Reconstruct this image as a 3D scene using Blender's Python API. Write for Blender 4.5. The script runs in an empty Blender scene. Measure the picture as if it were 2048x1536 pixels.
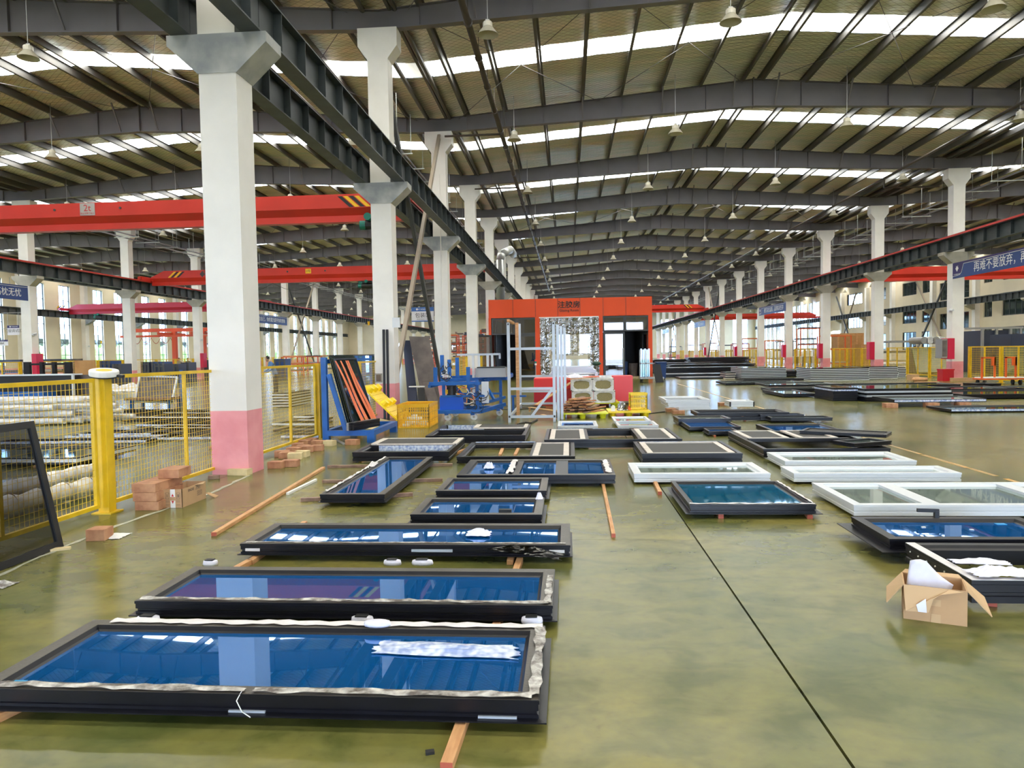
import bpy, math, random
from mathutils import Matrix, Vector
import numpy as np
R = random.Random(7)
PI = math.pi
scn = bpy.context.scene
col = scn.collection

# ---------------------------------------------------------------- camera
CAMH, FPX, YAW, PITCH, ROLL = 1.65, 1432.0, 0.0779, 0.0436, -0.0161
cd = bpy.data.cameras.new('camera')
cd.sensor_width = 36.0
cd.lens = FPX / 2048 * 36.0
cd.clip_end = 600
cam = bpy.data.objects.new('camera', cd)
col.objects.link(cam)
cam.matrix_world = (Matrix.Translation((0, 0, CAMH)) @ Matrix.Rotation(YAW, 4, 'Z') @
                    Matrix.Rotation(PI / 2 - PITCH, 4, 'X') @ Matrix.Rotation(ROLL, 4, 'Z'))
scn.camera = cam

def ray(px, py):
    X, Y = px - 1024, py - 768
    c, s = math.cos(-ROLL), math.sin(-ROLL)
    X, Y = X * c - Y * s, X * s + Y * c
    r, u = X / FPX, -Y / FPX
    cp, sp = math.cos(PITCH), math.sin(PITCH)
    d, z = cp + u * sp, -sp + u * cp
    c, s = math.cos(YAW), math.sin(YAW)
    return (r * c - d * s, r * s + d * c, z)
def at(px, py, z=0.0):        # point of the photograph on the level z
    v = ray(px, py); t = (z - CAMH) / v[2]
    return (v[0] * t, v[1] * t)
def atY(px, py, Y):           # point of the photograph at depth Y
    v = ray(px, py); t = Y / v[1]
    return (v[0] * t, CAMH + v[2] * t)

# ---------------------------------------------------------------- sky and exposure
w = bpy.data.worlds.new('sky'); scn.world = w; w.use_nodes = True
nt = w.node_tree; bg = nt.nodes['Background']
tc = nt.nodes.new('ShaderNodeTexCoord'); sx = nt.nodes.new('ShaderNodeSeparateXYZ')
rp = nt.nodes.new('ShaderNodeValToRGB')
nt.links.new(tc.outputs['Generated'], sx.inputs[0]); nt.links.new(sx.outputs['Z'], rp.inputs[0])
rp.color_ramp.elements[0].position = 0.0; rp.color_ramp.elements[0].color = (0.60, 0.75, 1.0, 1)
rp.color_ramp.elements[1].position = 0.6; rp.color_ramp.elements[1].color = (0.76, 0.87, 1.0, 1)
nt.links.new(rp.outputs[0], bg.inputs[0])
bg.inputs[1].default_value = 13.0
vs = scn.view_settings
vs.view_transform = 'Standard'; vs.look = 'None'; vs.gamma = 1; vs.use_curve_mapping = False
vs.exposure = 0.72
scn.cycles.max_bounces = 8; scn.cycles.diffuse_bounces = 6; scn.cycles.glossy_bounces = 4
scn.cycles.transparent_max_bounces = 16
scn.cycles.sample_clamp_indirect = 12.0
scn.cycles.caustics_reflective = False; scn.cycles.caustics_refractive = False

# ---------------------------------------------------------------- materials
def mat(name, c, rough=0.5, metal=0.0, spec=0.5, coat=0.0, var=0.0, vs_=8.0, c2=None, bump=0.0, bs=20.0, alpha=1.0, stretch=None, det=4.0):
    m = bpy.data.materials.new(name); m.use_nodes = True
    nt = m.node_tree; b = nt.nodes['Principled BSDF']
    b.inputs['Base Color'].default_value = (*c, 1); b.inputs['Roughness'].default_value = rough
    b.inputs['Metallic'].default_value = metal; b.inputs['Specular IOR Level'].default_value = spec
    b.inputs['Coat Weight'].default_value = coat
    if alpha < 1: b.inputs['Alpha'].default_value = alpha
    if var or c2 or bump:
        tc = nt.nodes.new('ShaderNodeTexCoord'); mp = nt.nodes.new('ShaderNodeMapping')
        nt.links.new(tc.outputs['Object'], mp.inputs[0])
        if stretch: mp.inputs['Scale'].default_value = stretch
    if var or c2:
        n = nt.nodes.new('ShaderNodeTexNoise'); n.inputs['Scale'].default_value = vs_; n.inputs['Detail'].default_value = det
        nt.links.new(mp.outputs[0], n.inputs['Vector'])
        r = nt.nodes.new('ShaderNodeValToRGB')
        e = r.color_ramp.elements
        e[0].position = .35; e[1].position = .65
        e[0].color = (*[max(0, x * (1 - var)) for x in c], 1)
        e[1].color = (*(c2 if c2 else [min(1, x * (1 + var)) for x in c]), 1)
        nt.links.new(n.outputs['Fac'], r.inputs[0]); nt.links.new(r.outputs[0], b.inputs['Base Color'])
    if bump:
        n2 = nt.nodes.new('ShaderNodeTexNoise'); n2.inputs['Scale'].default_value = bs; n2.inputs['Detail'].default_value = 3
        nt.links.new(mp.outputs[0], n2.inputs['Vector'])
        bp = nt.nodes.new('ShaderNodeBump'); bp.inputs['Strength'].default_value = bump; bp.inputs['Distance'].default_value = 0.02
        nt.links.new(n2.outputs['Fac'], bp.inputs['Height']); nt.links.new(bp.outputs[0], b.inputs['Normal'])
    return m

def glossmix(name, diff, gloss, fac, rough=0.03, transp=None, bump=0.0, bs=6.0):
    m = bpy.data.materials.new(name); m.use_nodes = True
    nt = m.node_tree; nt.nodes.clear()
    o = nt.nodes.new('ShaderNodeOutputMaterial'); mx = nt.nodes.new('ShaderNodeMixShader')
    if transp: a = nt.nodes.new('ShaderNodeBsdfTransparent')
    else: a = nt.nodes.new('ShaderNodeBsdfDiffuse')
    a.inputs[0].default_value = (*diff, 1)
    g = nt.nodes.new('ShaderNodeBsdfGlossy'); g.inputs[0].default_value = (*gloss, 1); g.inputs['Roughness'].default_value = rough
    lw = nt.nodes.new('ShaderNodeLayerWeight'); lw.inputs['Blend'].default_value = .35
    ml = nt.nodes.new('ShaderNodeMath'); ml.operation = 'MULTIPLY_ADD'; ml.use_clamp = True
    ml.inputs[1].default_value = 1 - fac; ml.inputs[2].default_value = fac
    if bump:
        n2 = nt.nodes.new('ShaderNodeTexNoise'); n2.inputs['Scale'].default_value = bs
        tc = nt.nodes.new('ShaderNodeTexCoord'); nt.links.new(tc.outputs['Object'], n2.inputs['Vector'])
        bp = nt.nodes.new('ShaderNodeBump'); bp.inputs['Strength'].default_value = bump; bp.inputs['Distance'].default_value = .05
        nt.links.new(n2.outputs['Fac'], bp.inputs['Height']); nt.links.new(bp.outputs[0], g.inputs['Normal'])
    nt.links.new(lw.outputs['Fresnel'], ml.inputs[0])
    if transp and not bump:      # a thin pane: only the face turned to the viewer mirrors
        ge = nt.nodes.new('ShaderNodeNewGeometry'); m2 = nt.nodes.new('ShaderNodeMath'); m2.operation = 'MULTIPLY'
        inv = nt.nodes.new('ShaderNodeMath'); inv.operation = 'SUBTRACT'; inv.inputs[0].default_value = 1
        nt.links.new(ge.outputs['Backfacing'], inv.inputs[1]); nt.links.new(inv.outputs[0], m2.inputs[0]); nt.links.new(ml.outputs[0], m2.inputs[1])
        nt.links.new(m2.outputs[0], mx.inputs[0])
    else: nt.links.new(ml.outputs[0], mx.inputs[0])
    nt.links.new(a.outputs[0], mx.inputs[1]); nt.links.new(g.outputs[0], mx.inputs[2]); nt.links.new(mx.outputs[0], o.inputs[0])
    return m

M = {}
M['white_paint'] = mat('white_paint', (.83, .81, .78), .55, var=.05, vs_=1.2, bump=.15, bs=6)
M['cream_wall'] = mat('cream_wall', (.72, .64, .49), .7, var=.05, vs_=.5)
M['pink_paint'] = mat('pink_paint', (.84, .30, .33), .5, var=.07, vs_=2, c2=(.88, .38, .41), bump=.2, bs=8)
M['corbel_grey'] = mat('corbel_grey', (.27, .29, .31), .7, c2=(.50, .51, .50), vs_=2.2, det=6)
M['concrete_pale'] = mat('concrete_pale', (.46, .44, .38), .7, var=.12, vs_=2.5)
M['beam_dark'] = mat('beam_dark', (.045, .055, .058), .5, var=.2, vs_=3)
M['girder_grey'] = mat('girder_grey', (.165, .155, .172), .5, var=.08, vs_=1)
M['purlin_grey'] = mat('purlin_grey', (.115, .108, .10), .5, metal=.2)
M['crane_red'] = mat('crane_red', (.58, .030, .016), .38, var=.06, vs_=.8)
M['crane_crimson'] = mat('crane_crimson', (.55, .02, .05), .38)
M['rail_red'] = mat('rail_red', (.48, .03, .02), .5)
M['gantry_orange'] = mat('gantry_orange', (.66, .08, .02), .5)
M['yellow_paint'] = mat('yellow_paint', (.76, .50, .015), .42, var=.1, vs_=5)
M['hazard_yellow'] = mat('hazard_yellow', (.85, .50, .01), .5)
M['black'] = mat('black', (.012, .012, .013), .5)
M['black_rubber'] = mat('black_rubber', (.02, .02, .02), .7)
M['alu_dark'] = mat('alu_dark', (.006, .006, .010), .34, metal=.0, spec=.4, var=.2, vs_=10)
M['alu_bronze'] = mat('alu_bronze', (.05, .042, .034), .4, spec=.6, c2=(.085, .075, .062), vs_=3, det=8, bump=.1, bs=60)
M['alu_white'] = mat('alu_white', (.66, .69, .73), .35, spec=.5)
M['alu_silver'] = mat('alu_silver', (.52, .57, .64), .35, metal=.3)
M['film_white'] = mat('film_white', (.72, .69, .70), .5, bump=.2, bs=30)
M['film_blue'] = mat('film_blue', (.70, .76, .86), .5, c2=(.25, .33, .60), vs_=22, det=1)
M['tape_beige'] = mat('tape_beige', (.66, .60, .54), .5, var=.08, vs_=9)
M['film_clear'] = mat('film_clear', (.62, .60, .56), .25, c2=(.12, .10, .09), vs_=14, det=6, bump=.6, bs=25)
M['glass_blue'] = glossmix('glass_blue', (.004, .095, .33), (.44, .62, 1.0), .30, .015)
M['glass_teal'] = glossmix('glass_teal', (.002, .11, .22), (.45, .66, .9), .22, .03)
M['glass_clear'] = glossmix('glass_clear', (.24, .30, .27), (.85, .9, .92), .22, .03)
M['glass_rack'] = glossmix('glass_rack', (.45, .47, .50), (.8, .8, .8), .28, .03, transp=1)
M['glass_window'] = glossmix('glass_window', (.86, .93, 1.0), (1, 1, 1), .04, .02, transp=1)
M['glass_frost'] = glossmix('glass_frost', (.80, .90, 1.0), (1, 1, 1), .04, .1, transp=1)
M['glass_office'] = glossmix('glass_office', (.022, .035, .035), (.6, .7, .7), .12, .05)
M['glass_door'] = glossmix('glass_door', (.50, .52, .53), (.75, .75, .75), .14, .02, transp=1)
def frp_mat():
    m = bpy.data.materials.new('skylight'); m.use_nodes = True; nt = m.node_tree; nt.nodes.clear()
    o = nt.nodes.new('ShaderNodeOutputMaterial'); mx = nt.nodes.new('ShaderNodeMixShader'); mx.inputs[0].default_value = .30
    a = nt.nodes.new('ShaderNodeBsdfTransparent'); a.inputs[0].default_value = (.92, .78, .60, 1)
    b = nt.nodes.new('ShaderNodeBsdfTranslucent'); b.inputs[0].default_value = (.92, .78, .58, 1)
    nt.links.new(a.outputs[0], mx.inputs[1]); nt.links.new(b.outputs[0], mx.inputs[2]); nt.links.new(mx.outputs[0], o.inputs[0]); return m
M['skylight'] = frp_mat()
M['tinted_film'] = glossmix('tinted_film', (.50, .51, .53), (.4, .4, .4), .02, .1, transp=1)
M['curtain'] = glossmix('curtain', (.55, .55, .53), (.9, .9, .9), .38, .03, transp=1, bump=1.0, bs=5)
M['screen'] = mat('screen', (.035, .033, .031), .6, bump=.2, bs=300)
M['wood'] = mat('wood', (.52, .25, .10), .6, c2=(.66, .37, .17), vs_=6, stretch=(1, 6, 6))
M['wood_block'] = mat('wood_block', (.36, .15, .075), .65, c2=(.54, .28, .15), vs_=9, det=8)
M['wood_pale'] = mat('wood_pale', (.68, .55, .30), .65, var=.1, vs_=8)
M['wood_grey'] = mat('wood_grey', (.20, .12, .09), .7, c2=(.34, .22, .16), vs_=10)
M['wood_end'] = mat('wood_end', (.45, .10, .06), .6)
M['plywood'] = mat('plywood', (.45, .23, .08), .6, c2=(.53, .29, .11), vs_=3)
M['cardboard'] = mat('cardboard', (.50, .31, .16), .75, var=.05, vs_=6)
M['cardboard_in'] = mat('cardboard_in', (.56, .37, .20), .75)
M['paper'] = mat('paper', (.72, .72, .84), .6, var=.05, vs_=9)
M['print_dark'] = mat('print_dark', (.06, .05, .05), .6)
M['print_red'] = mat('print_red', (.55, .03, .03), .6)
M['plastic_yellow'] = mat('plastic_yellow', (.90, .66, .01), .4)
M['plastic_amber'] = mat('plastic_amber', (.88, .50, .02), .4, var=.06, vs_=4)
M['plastic_lime'] = mat('plastic_lime', (.74, .76, .02), .4)
M['plastic_blue'] = mat('plastic_blue', (.01, .05, .20), .4)
M['blue_steel'] = mat('blue_steel', (.008, .11, .42), .4, var=.12, vs_=6)
M['blue_tank'] = mat('blue_tank', (.01, .10, .60), .35)
M['orange_panel'] = mat('orange_panel', (.78, .075, .006), .5, var=.03, vs_=1)
M['orange_steel'] = mat('orange_steel', (.78, .12, .015), .45)
M['dark_frame'] = mat('dark_frame', (.045, .048, .052), .45)
M['red_cabinet'] = mat('red_cabinet', (.50, .012, .025), .35)
M['red_bright'] = mat('red_bright', (.80, .03, .03), .35)
M['fire_red'] = mat('fire_red', (.58, .01, .06), .35)
M['metal_grey'] = mat('metal_grey', (.36, .36, .36), .4, metal=.5)
M['panel_grey'] = mat('panel_grey', (.085, .07, .068), .5, c2=(.16, .13, .12), vs_=3, det=8)
M['panel_blue'] = mat('panel_blue', (.03, .04, .08), .4)
M['insul'] = mat('insul', (.30, .25, .12), .9, var=.25, vs_=30, stretch=(1, 1, 8))
M['wrap_white'] = mat('wrap_white', (.80, .78, .74), .3, c2=(.52, .52, .54), vs_=7, bump=.5, bs=9)
M['lamp_white'] = mat('lamp_white', (.72, .68, .58), .4)
M['lamp_skirt'] = mat('lamp_skirt', (.50, .47, .38), .4)
M['motor_green'] = mat('motor_green', (.0, .16, .12), .4)
M['green_dark'] = mat('green_dark', (.02, .06, .04), .4)
M['banner_blue'] = mat('banner_blue', (.02, .055, .22), .45)
M['banner_navy'] = mat('banner_navy', (.03, .02, .13), .45)
M['letter_white'] = mat('letter_white', (.82, .82, .80), .5)
M['sign_white'] = mat('sign_white', (.80, .78, .84), .5)
M['sign_blue'] = mat('sign_blue', (.05, .15, .50), .5)
M['sign_silver'] = mat('sign_silver', (.50, .48, .46), .3, metal=.5)
M['pipe_dark'] = mat('pipe_dark', (.06, .045, .035), .45)
M['galv'] = mat('galv', (.50, .52, .52), .4, metal=.5)
M['tray'] = mat('tray', (.42, .45, .44), .4, metal=.4)
M['brace_taupe'] = mat('brace_taupe', (.34, .28, .22), .5)
M['brace_dark'] = mat('brace_dark', (.07, .075, .085), .5)
M['hedge'] = mat('hedge', (.12, .30, .05), .8, c2=(.35, .55, .18), vs_=1.2, bump=1, bs=4)
M['ground'] = mat('ground', (.30, .30, .28), .9)
M['olive_glass'] = mat('olive_glass', (.11, .14, .07), .2, var=.1, vs_=2)
M['skin'] = mat('skin', (.45, .25, .17), .6)
M['hair'] = mat('hair', (.015, .012, .01), .6)
M['cloth_blue'] = mat('cloth_blue', (.10, .22, .45), .8)
M['cloth_dark'] = mat('cloth_dark', (.03, .04, .08), .8)
M['cloth_grey'] = mat('cloth_grey', (.20, .20, .24), .8)
M['line_paint'] = mat('line_paint', (.60, .30, .06), .4, c2=(.34, .27, .11), vs_=3, det=8)
M['edge_paint'] = mat('edge_paint', (.50, .49, .40), .5, c2=(.36, .36, .26), vs_=6, det=8)
M['sticker_blue'] = mat('sticker_blue', (.02, .35, .70), .4)
M['rope_peach'] = mat('rope_peach', (.95, .22, .08), .5)
M['cable'] = mat('cable', (.03, .03, .03), .5)

# polished concrete floor: mottled olive green, world-space texture
def floor_mat():
    m = bpy.data.materials.new('polished_concrete'); m.use_nodes = True
    nt = m.node_tree; b = nt.nodes['Principled BSDF']; L = nt.links
    g = nt.nodes.new('ShaderNodeNewGeometry')
    def noise(sc, det, stretch=(1, 1, 1), dist=0.0):
        mp = nt.nodes.new('ShaderNodeMapping'); mp.inputs['Scale'].default_value = stretch
        L.new(g.outputs['Position'], mp.inputs[0])
        n = nt.nodes.new('ShaderNodeTexNoise'); n.inputs['Scale'].default_value = sc; n.inputs['Detail'].default_value = det
        n.inputs['Distortion'].default_value = dist
        L.new(mp.outputs[0], n.inputs['Vector']); return n
    def ramp(n, stops):
        r = nt.nodes.new('ShaderNodeValToRGB'); e = r.color_ramp.elements
        while len(e) < len(stops): e.new(.5)
        for k, (p, c) in enumerate(stops): e[k].position = p; e[k].color = (*c, 1)
        L.new(n.outputs['Fac'], r.inputs[0]); return r
    n1 = noise(.55, 7, (1, .8, 1), .6); n2 = noise(2.6, 10, (1, 1.6, 1), .5); n3 = noise(14, 8)
    r1 = ramp(n1, [(.34, (.092, .110, .033)), (.50, (.158, .152, .044)), (.64, (.216, .188, .054))])
    r2 = ramp(n2, [(.35, (.66, .72, .66)), (.52, (1, 1, 1)), (.68, (1.16, 1.12, .98))])
    r3 = ramp(n3, [(.26, (.80, .80, .82)), (.38, (.96, .96, .96)), (.65, (1.06, 1.06, 1.04))])
    mx = nt.nodes.new('ShaderNodeMix'); mx.data_type = 'RGBA'; mx.blend_type = 'MULTIPLY'; mx.inputs[0].default_value = 1
    L.new(r1.outputs[0], mx.inputs[6]); L.new(r2.outputs[0], mx.inputs[7])
    my = nt.nodes.new('ShaderNodeMix'); my.data_type = 'RGBA'; my.blend_type = 'MULTIPLY'; my.inputs[0].default_value = 1
    L.new(mx.outputs[2], my.inputs[6]); L.new(r3.outputs[0], my.inputs[7])
    L.new(my.outputs[2], b.inputs['Base Color'])
    rr = nt.nodes.new('ShaderNodeMapRange'); rr.inputs[3].default_value = .17; rr.inputs[4].default_value = .25
    L.new(n2.outputs['Fac'], rr.inputs[0]); L.new(rr.outputs[0], b.inputs['Roughness'])
    b.inputs['Specular IOR Level'].default_value = .30
    n4 = noise(1.1, 3)
    bp = nt.nodes.new('ShaderNodeBump'); bp.inputs['Strength'].default_value = .06; bp.inputs['Distance'].default_value = .05
    L.new(n4.outputs['Fac'], bp.inputs['Height']); L.new(bp.outputs[0], b.inputs['Normal'])
    return m
M['floor'] = floor_mat()

# quilted foil insulation under the roof sheets, net of diamonds
def foil_mat():
    m = bpy.data.materials.new('foil_insulation'); m.use_nodes = True
    nt = m.node_tree; b = nt.nodes['Principled BSDF']; L = nt.links
    g = nt.nodes.new('ShaderNodeNewGeometry')
    def wave(rot):
        mp = nt.nodes.new('ShaderNodeMapping'); mp.inputs['Rotation'].default_value = (0, 0, rot)
        L.new(g.outputs['Position'], mp.inputs[0])
        wv = nt.nodes.new('ShaderNodeTexWave'); wv.inputs['Scale'].default_value = 1.9; wv.inputs['Distortion'].default_value = .3
        L.new(mp.outputs[0], wv.inputs['Vector'])
        th = nt.nodes.new('ShaderNodeMath'); th.operation = 'GREATER_THAN'; th.inputs[1].default_value = .975
        L.new(wv.outputs['Fac'], th.inputs[0]); return th
    a, c = wave(.9), wave(-.9)
    mxn = nt.nodes.new('ShaderNodeMath'); mxn.operation = 'MAXIMUM'; L.new(a.outputs[0], mxn.inputs[0]); L.new(c.outputs[0], mxn.inputs[1])
    n = nt.nodes.new('ShaderNodeTexNoise'); n.inputs['Scale'].default_value = .8; n.inputs['Detail'].default_value = 5
    mp = nt.nodes.new('ShaderNodeMapping'); mp.inputs['Scale'].default_value = (.6, 2.2, 1); L.new(g.outputs['Position'], mp.inputs[0]); L.new(mp.outputs[0], n.inputs['Vector'])
    r = nt.nodes.new('ShaderNodeValToRGB'); e = r.color_ramp.elements
    e[0].position = .38; e[0].color = (.74, .77, .62, 1); e[1].position = .62; e[1].color = (.92, .83, .70, 1)
    L.new(n.outputs['Fac'], r.inputs[0])
    mx = nt.nodes.new('ShaderNodeMix'); mx.data_type = 'RGBA'; L.new(mxn.outputs[0], mx.inputs[0]); L.new(r.outputs[0], mx.inputs[6]); mx.inputs[7].default_value = (.46, .42, .32, 1)
    L.new(mx.outputs[2], b.inputs['Base Color'])
    b.inputs['Metallic'].default_value = .60; b.inputs['Roughness'].default_value = .36
    n2 = nt.nodes.new('ShaderNodeTexNoise'); n2.inputs['Scale'].default_value = 2.6; n2.inputs['Detail'].default_value = 5; mp3 = nt.nodes.new('ShaderNodeMapping'); mp3.inputs['Scale'].default_value = (.55, 3.2, 1); L.new(g.outputs['Position'], mp3.inputs[0]); L.new(mp3.outputs[0], n2.inputs['Vector'])
    bp = nt.nodes.new('ShaderNodeBump'); bp.inputs['Strength'].default_value = 1.0; bp.inputs['Distance'].default_value = .16
    L.new(n2.outputs['Fac'], bp.inputs['Height']); L.new(bp.outputs[0], b.inputs['Normal'])
    return m
M['foil'] = foil_mat()

# ---------------------------------------------------------------- helpers
def tag(o, label=None, cat=None, group=None, kind=None):
    if label: o['label'] = label
    if cat: o['category'] = cat
    if group: o['group'] = group
    if kind: o['kind'] = kind
    return o
def empty(name, loc=(0, 0, 0), rz=0.0, label=None, cat=None, group=None, rot=None):
    o = bpy.data.objects.new(name, None); col.objects.link(o); o.location = loc
    o.rotation_euler = rot if rot else (0, 0, rz); o.empty_display_size = .1
    return tag(o, label, cat, group)
def kids(o): return [c for c in col.objects if c.parent == o]
_children = {}
def setp(o, p):
    o.parent = p; _children.setdefault(p.name, []).append(o)
def copy_tree(o, parent=None):
    c = o.copy(); col.objects.link(c)
    if parent: setp(c, parent)
    for ch in _children.get(o.name, []): copy_tree(ch, c)
    return c
ORD = 'first second third fourth fifth sixth seventh eighth ninth tenth eleventh twelfth thirteenth fourteenth fifteenth sixteenth seventeenth eighteenth nineteenth twentieth'.split()

class MB:
    def __init__(s): s.v = []; s.f = []
    def add(s, vs, fs):
        n = len(s.v); s.v += [tuple(p) for p in vs]; s.f += [tuple(n + i for i in f) for f in fs]; return s
    def b2(s, x0, y0, z0, x1, y1, z1):
        return s.add([(x0,y0,z0),(x1,y0,z0),(x1,y1,z0),(x0,y1,z0),(x0,y0,z1),(x1,y0,z1),(x1,y1,z1),(x0,y1,z1)],
                     [(0,3,2,1),(4,5,6,7),(0,1,5,4),(1,2,6,5),(2,3,7,6),(3,0,4,7)])
    def box(s, c, d, rz=0.0, M4=None):
        x, y, z = d[0]/2, d[1]/2, d[2]/2
        P = [Vector(p) for p in [(-x,-y,-z),(x,-y,-z),(x,y,-z),(-x,y,-z),(-x,-y,z),(x,-y,z),(x,y,z),(-x,y,z)]]
        Rm = M4 if M4 else Matrix.Rotation(rz, 3, 'Z')
        return s.add([Rm @ p + Vector(c) for p in P], [(0,3,2,1),(4,5,6,7),(0,1,5,4),(1,2,6,5),(2,3,7,6),(3,0,4,7)])
    def bar(s, p0, p1, w, h=None, up=(0, 0, 1)):
        h = h or w; p0 = Vector(p0); p1 = Vector(p1); d = (p1 - p0); L = d.length
        if L < 1e-6: return s
        d.normalize(); u = Vector(up)
        if abs(d.dot(u)) > .98: u = Vector((0, 1, 0)) if abs(d.y) < .9 else Vector((1, 0, 0))
        a = d.cross(u).normalized(); b = a.cross(d).normalized()
        vs = []
        for q in (p0, p1):
            for (i, j) in ((-1,-1),(1,-1),(1,1),(-1,1)): vs.append(q + a*(i*w/2) + b*(j*h/2))
        return s.add(vs, [(0,1,2,3),(4,7,6,5),(0,4,5,1),(1,5,6,2),(2,6,7,3),(3,7,4,0)])
    def cyl(s, p0, p1, r0, r1=None, n=12, cap=True):
        r1 = r0 if r1 is None else r1; p0 = Vector(p0); p1 = Vector(p1); d = (p1-p0).normalized()
        u = Vector((0,0,1)) if abs(d.z) < .9 else Vector((1,0,0)); a = d.cross(u).normalized(); b = d.cross(a)
        vs = []
        for q, r in ((p0, r0), (p1, r1)):
            for k in range(n):
                t = 2*PI*k/n; vs.append(q + a*(r*math.cos(t)) + b*(r*math.sin(t)))
        fs = [(k, (k+1) % n, n+(k+1) % n, n+k) for k in range(n)]
        if cap: fs += [tuple(range(n-1, -1, -1)), tuple(range(n, 2*n))]
        return s.add(vs, fs)
    def tube(s, pts, r, n=6):
        for a, b in zip(pts, pts[1:]): s.cyl(a, b, r, r, n, True)
        return s
    def lathe(s, prof, c=(0,0,0), n=16):
        vs = [(c[0]+r*math.cos(2*PI*k/n), c[1]+r*math.sin(2*PI*k/n), c[2]+z) for r, z in prof for k in range(n)]
        fs = [(i*n+k, i*n+(k+1) % n, (i+1)*n+(k+1) % n, (i+1)*n+k) for i in range(len(prof)-1) for k in range(n)]
        return s.add(vs, fs)
    def prism(s, poly, axis, a, b):
        # poly: list of 2D points; axis 'x': poly=(y,z); 'y': poly=(x,z); 'z': poly=(x,y)
        def P(p, t):
            return (t, p[0], p[1]) if axis == 'x' else (p[0], t, p[1]) if axis == 'y' else (p[0], p[1], t)
        n = len(poly); vs = [P(p, a) for p in poly] + [P(p, b) for p in poly]
        fs = [(k, (k+1) % n, n+(k+1) % n, n+k) for k in range(n)] + [tuple(range(n-1,-1,-1)), tuple(range(n,2*n))]
        return s.add(vs, fs)
    def sheet(s, f, nu, nv, th=0.0):
        n0 = [[f(i/nu, j/nv) for j in range(nv+1)] for i in range(nu+1)]
        vs = [p for row in n0 for p in row]
        fs = [(i*(nv+1)+j, (i+1)*(nv+1)+j, (i+1)*(nv+1)+j+1, i*(nv+1)+j+1) for i in range(nu) for j in range(nv)]
        return s.add(vs, fs)
    def xf(s, mtx):
        s.v = [tuple(mtx @ Vector(p)) for p in s.v]; return s
    def mesh(s, name, m):
        me = bpy.data.meshes.new(name); me.from_pydata(s.v, [], s.f)
        if m: me.materials.append(M[m] if isinstance(m, str) else m)
        return me
    def build(s, name, m, parent=None, label=None, cat=None, group=None, kind=None, loc=None, rz=0.0, rot=None, smooth=False, fix=True):
        me = s.mesh(name, m)
        if fix:
            import bmesh
            bm = bmesh.new(); bm.from_mesh(me); bmesh.ops.recalc_face_normals(bm, faces=bm.faces); bm.to_mesh(me); bm.free()
        if smooth: me.shade_smooth()
        o = bpy.data.objects.new(name, me); col.objects.link(o)
        if parent: setp(o, parent)
        if loc: o.location = loc
        if rz: o.rotation_euler = (0, 0, rz)
        if rot: o.rotation_euler = rot
        return tag(o, label, cat, group, kind)

def inst(name, me, parent=None, loc=(0,0,0), rz=0.0, rot=None):
    o = bpy.data.objects.new(name, me); col.objects.link(o); o.location = loc
    o.rotation_euler = rot if rot else (0, 0, rz)
    if parent: setp(o, parent)
    return o
def solid(o, t, off=0.0):
    m = o.modifiers.new('thickness', 'SOLIDIFY'); m.thickness = t; m.offset = off; return o
def bevel(o, wd=.004, seg=2):
    m = o.modifiers.new('edge', 'BEVEL'); m.width = wd; m.segments = seg; m.limit_method = 'ANGLE'; return o

def text(s, size, m, parent, loc, rot, name='lettering', ext=.003, align='CENTER', sx=1.0, bold=0.0):
    cu = bpy.data.curves.new('txt', 'FONT'); cu.body = s; cu.size = size; cu.extrude = ext; cu.align_x = align; cu.align_y = 'CENTER'
    cu.resolution_u = 2; cu.offset = bold
    t = bpy.data.objects.new('txt', cu); col.objects.link(t)
    dg = bpy.context.evaluated_depsgraph_get(); dg.update()
    me = bpy.data.meshes.new_from_object(t.evaluated_get(dg))
    bpy.data.objects.remove(t); bpy.data.curves.remove(cu)
    me.materials.clear(); me.materials.append(M[m])
    if sx != 1.0: me.transform(Matrix.Diagonal((sx, 1, 1, 1)))
    o = bpy.data.objects.new(name, me); col.objects.link(o); o.location = loc; o.rotation_euler = rot
    if parent: setp(o, parent)
    return o

# ================================================================ SETTING
S = 8.647; Y0 = 9.917
def GY(k): return Y0 + S * k
XL, XR_, XF = -4.744, 18.5, -28.3
WL, WR = -49.8, 41.0                   # inner faces of the side walls
YB, YE = -11.0, GY(17) + 4.0           # back wall, far wall
ZT, ZB = 9.99, 6.08
SPANS = [(-51.6, XF), (XF, XL), (XL, XR_), (XR_, 41.8)]
def gtop(x, a, b):
    mid = (a + b) / 2; t = 1 - abs(x - mid) / ((b - a) / 2); return 10.5 + .97 * t
def gbot(x, a, b):
    mid = (a + b) / 2; t = 1 - abs(x - mid) / ((b - a) / 2); return 10.0 + .50 * t

# ---- floor: base slab under separately cast panels with open joints
fl = MB().b2(WL - .3, YB - .3, -.30, WR + .3, YE + .3, -.025).build('floor', 'black_rubber', kind='structure')
xs = [1.1 + 5.85 * k for k in range(-9, 8)]; xs = [WL] + [x for x in xs if WL < x < WR] + [WR]
ys = [YB] + [.40 + 5.85 * k for k in range(-1, 7)] + [53, 88, YE]
for a, b in zip(xs, xs[1:]):
    for c, d in zip(ys, ys[1:]):
        g = .007 if abs(b - 1.1) < .01 or abs(a - 1.1) < .01 else .0025
        ga = .007 if abs(a - 1.1) < .01 else .0025; gb = .007 if abs(b - 1.1) < .01 else .0025
        MB().b2(a + ga, c + .002, -.03, b - gb, d - .002, 0).build('slab', 'floor', fl, fix=False)
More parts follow.
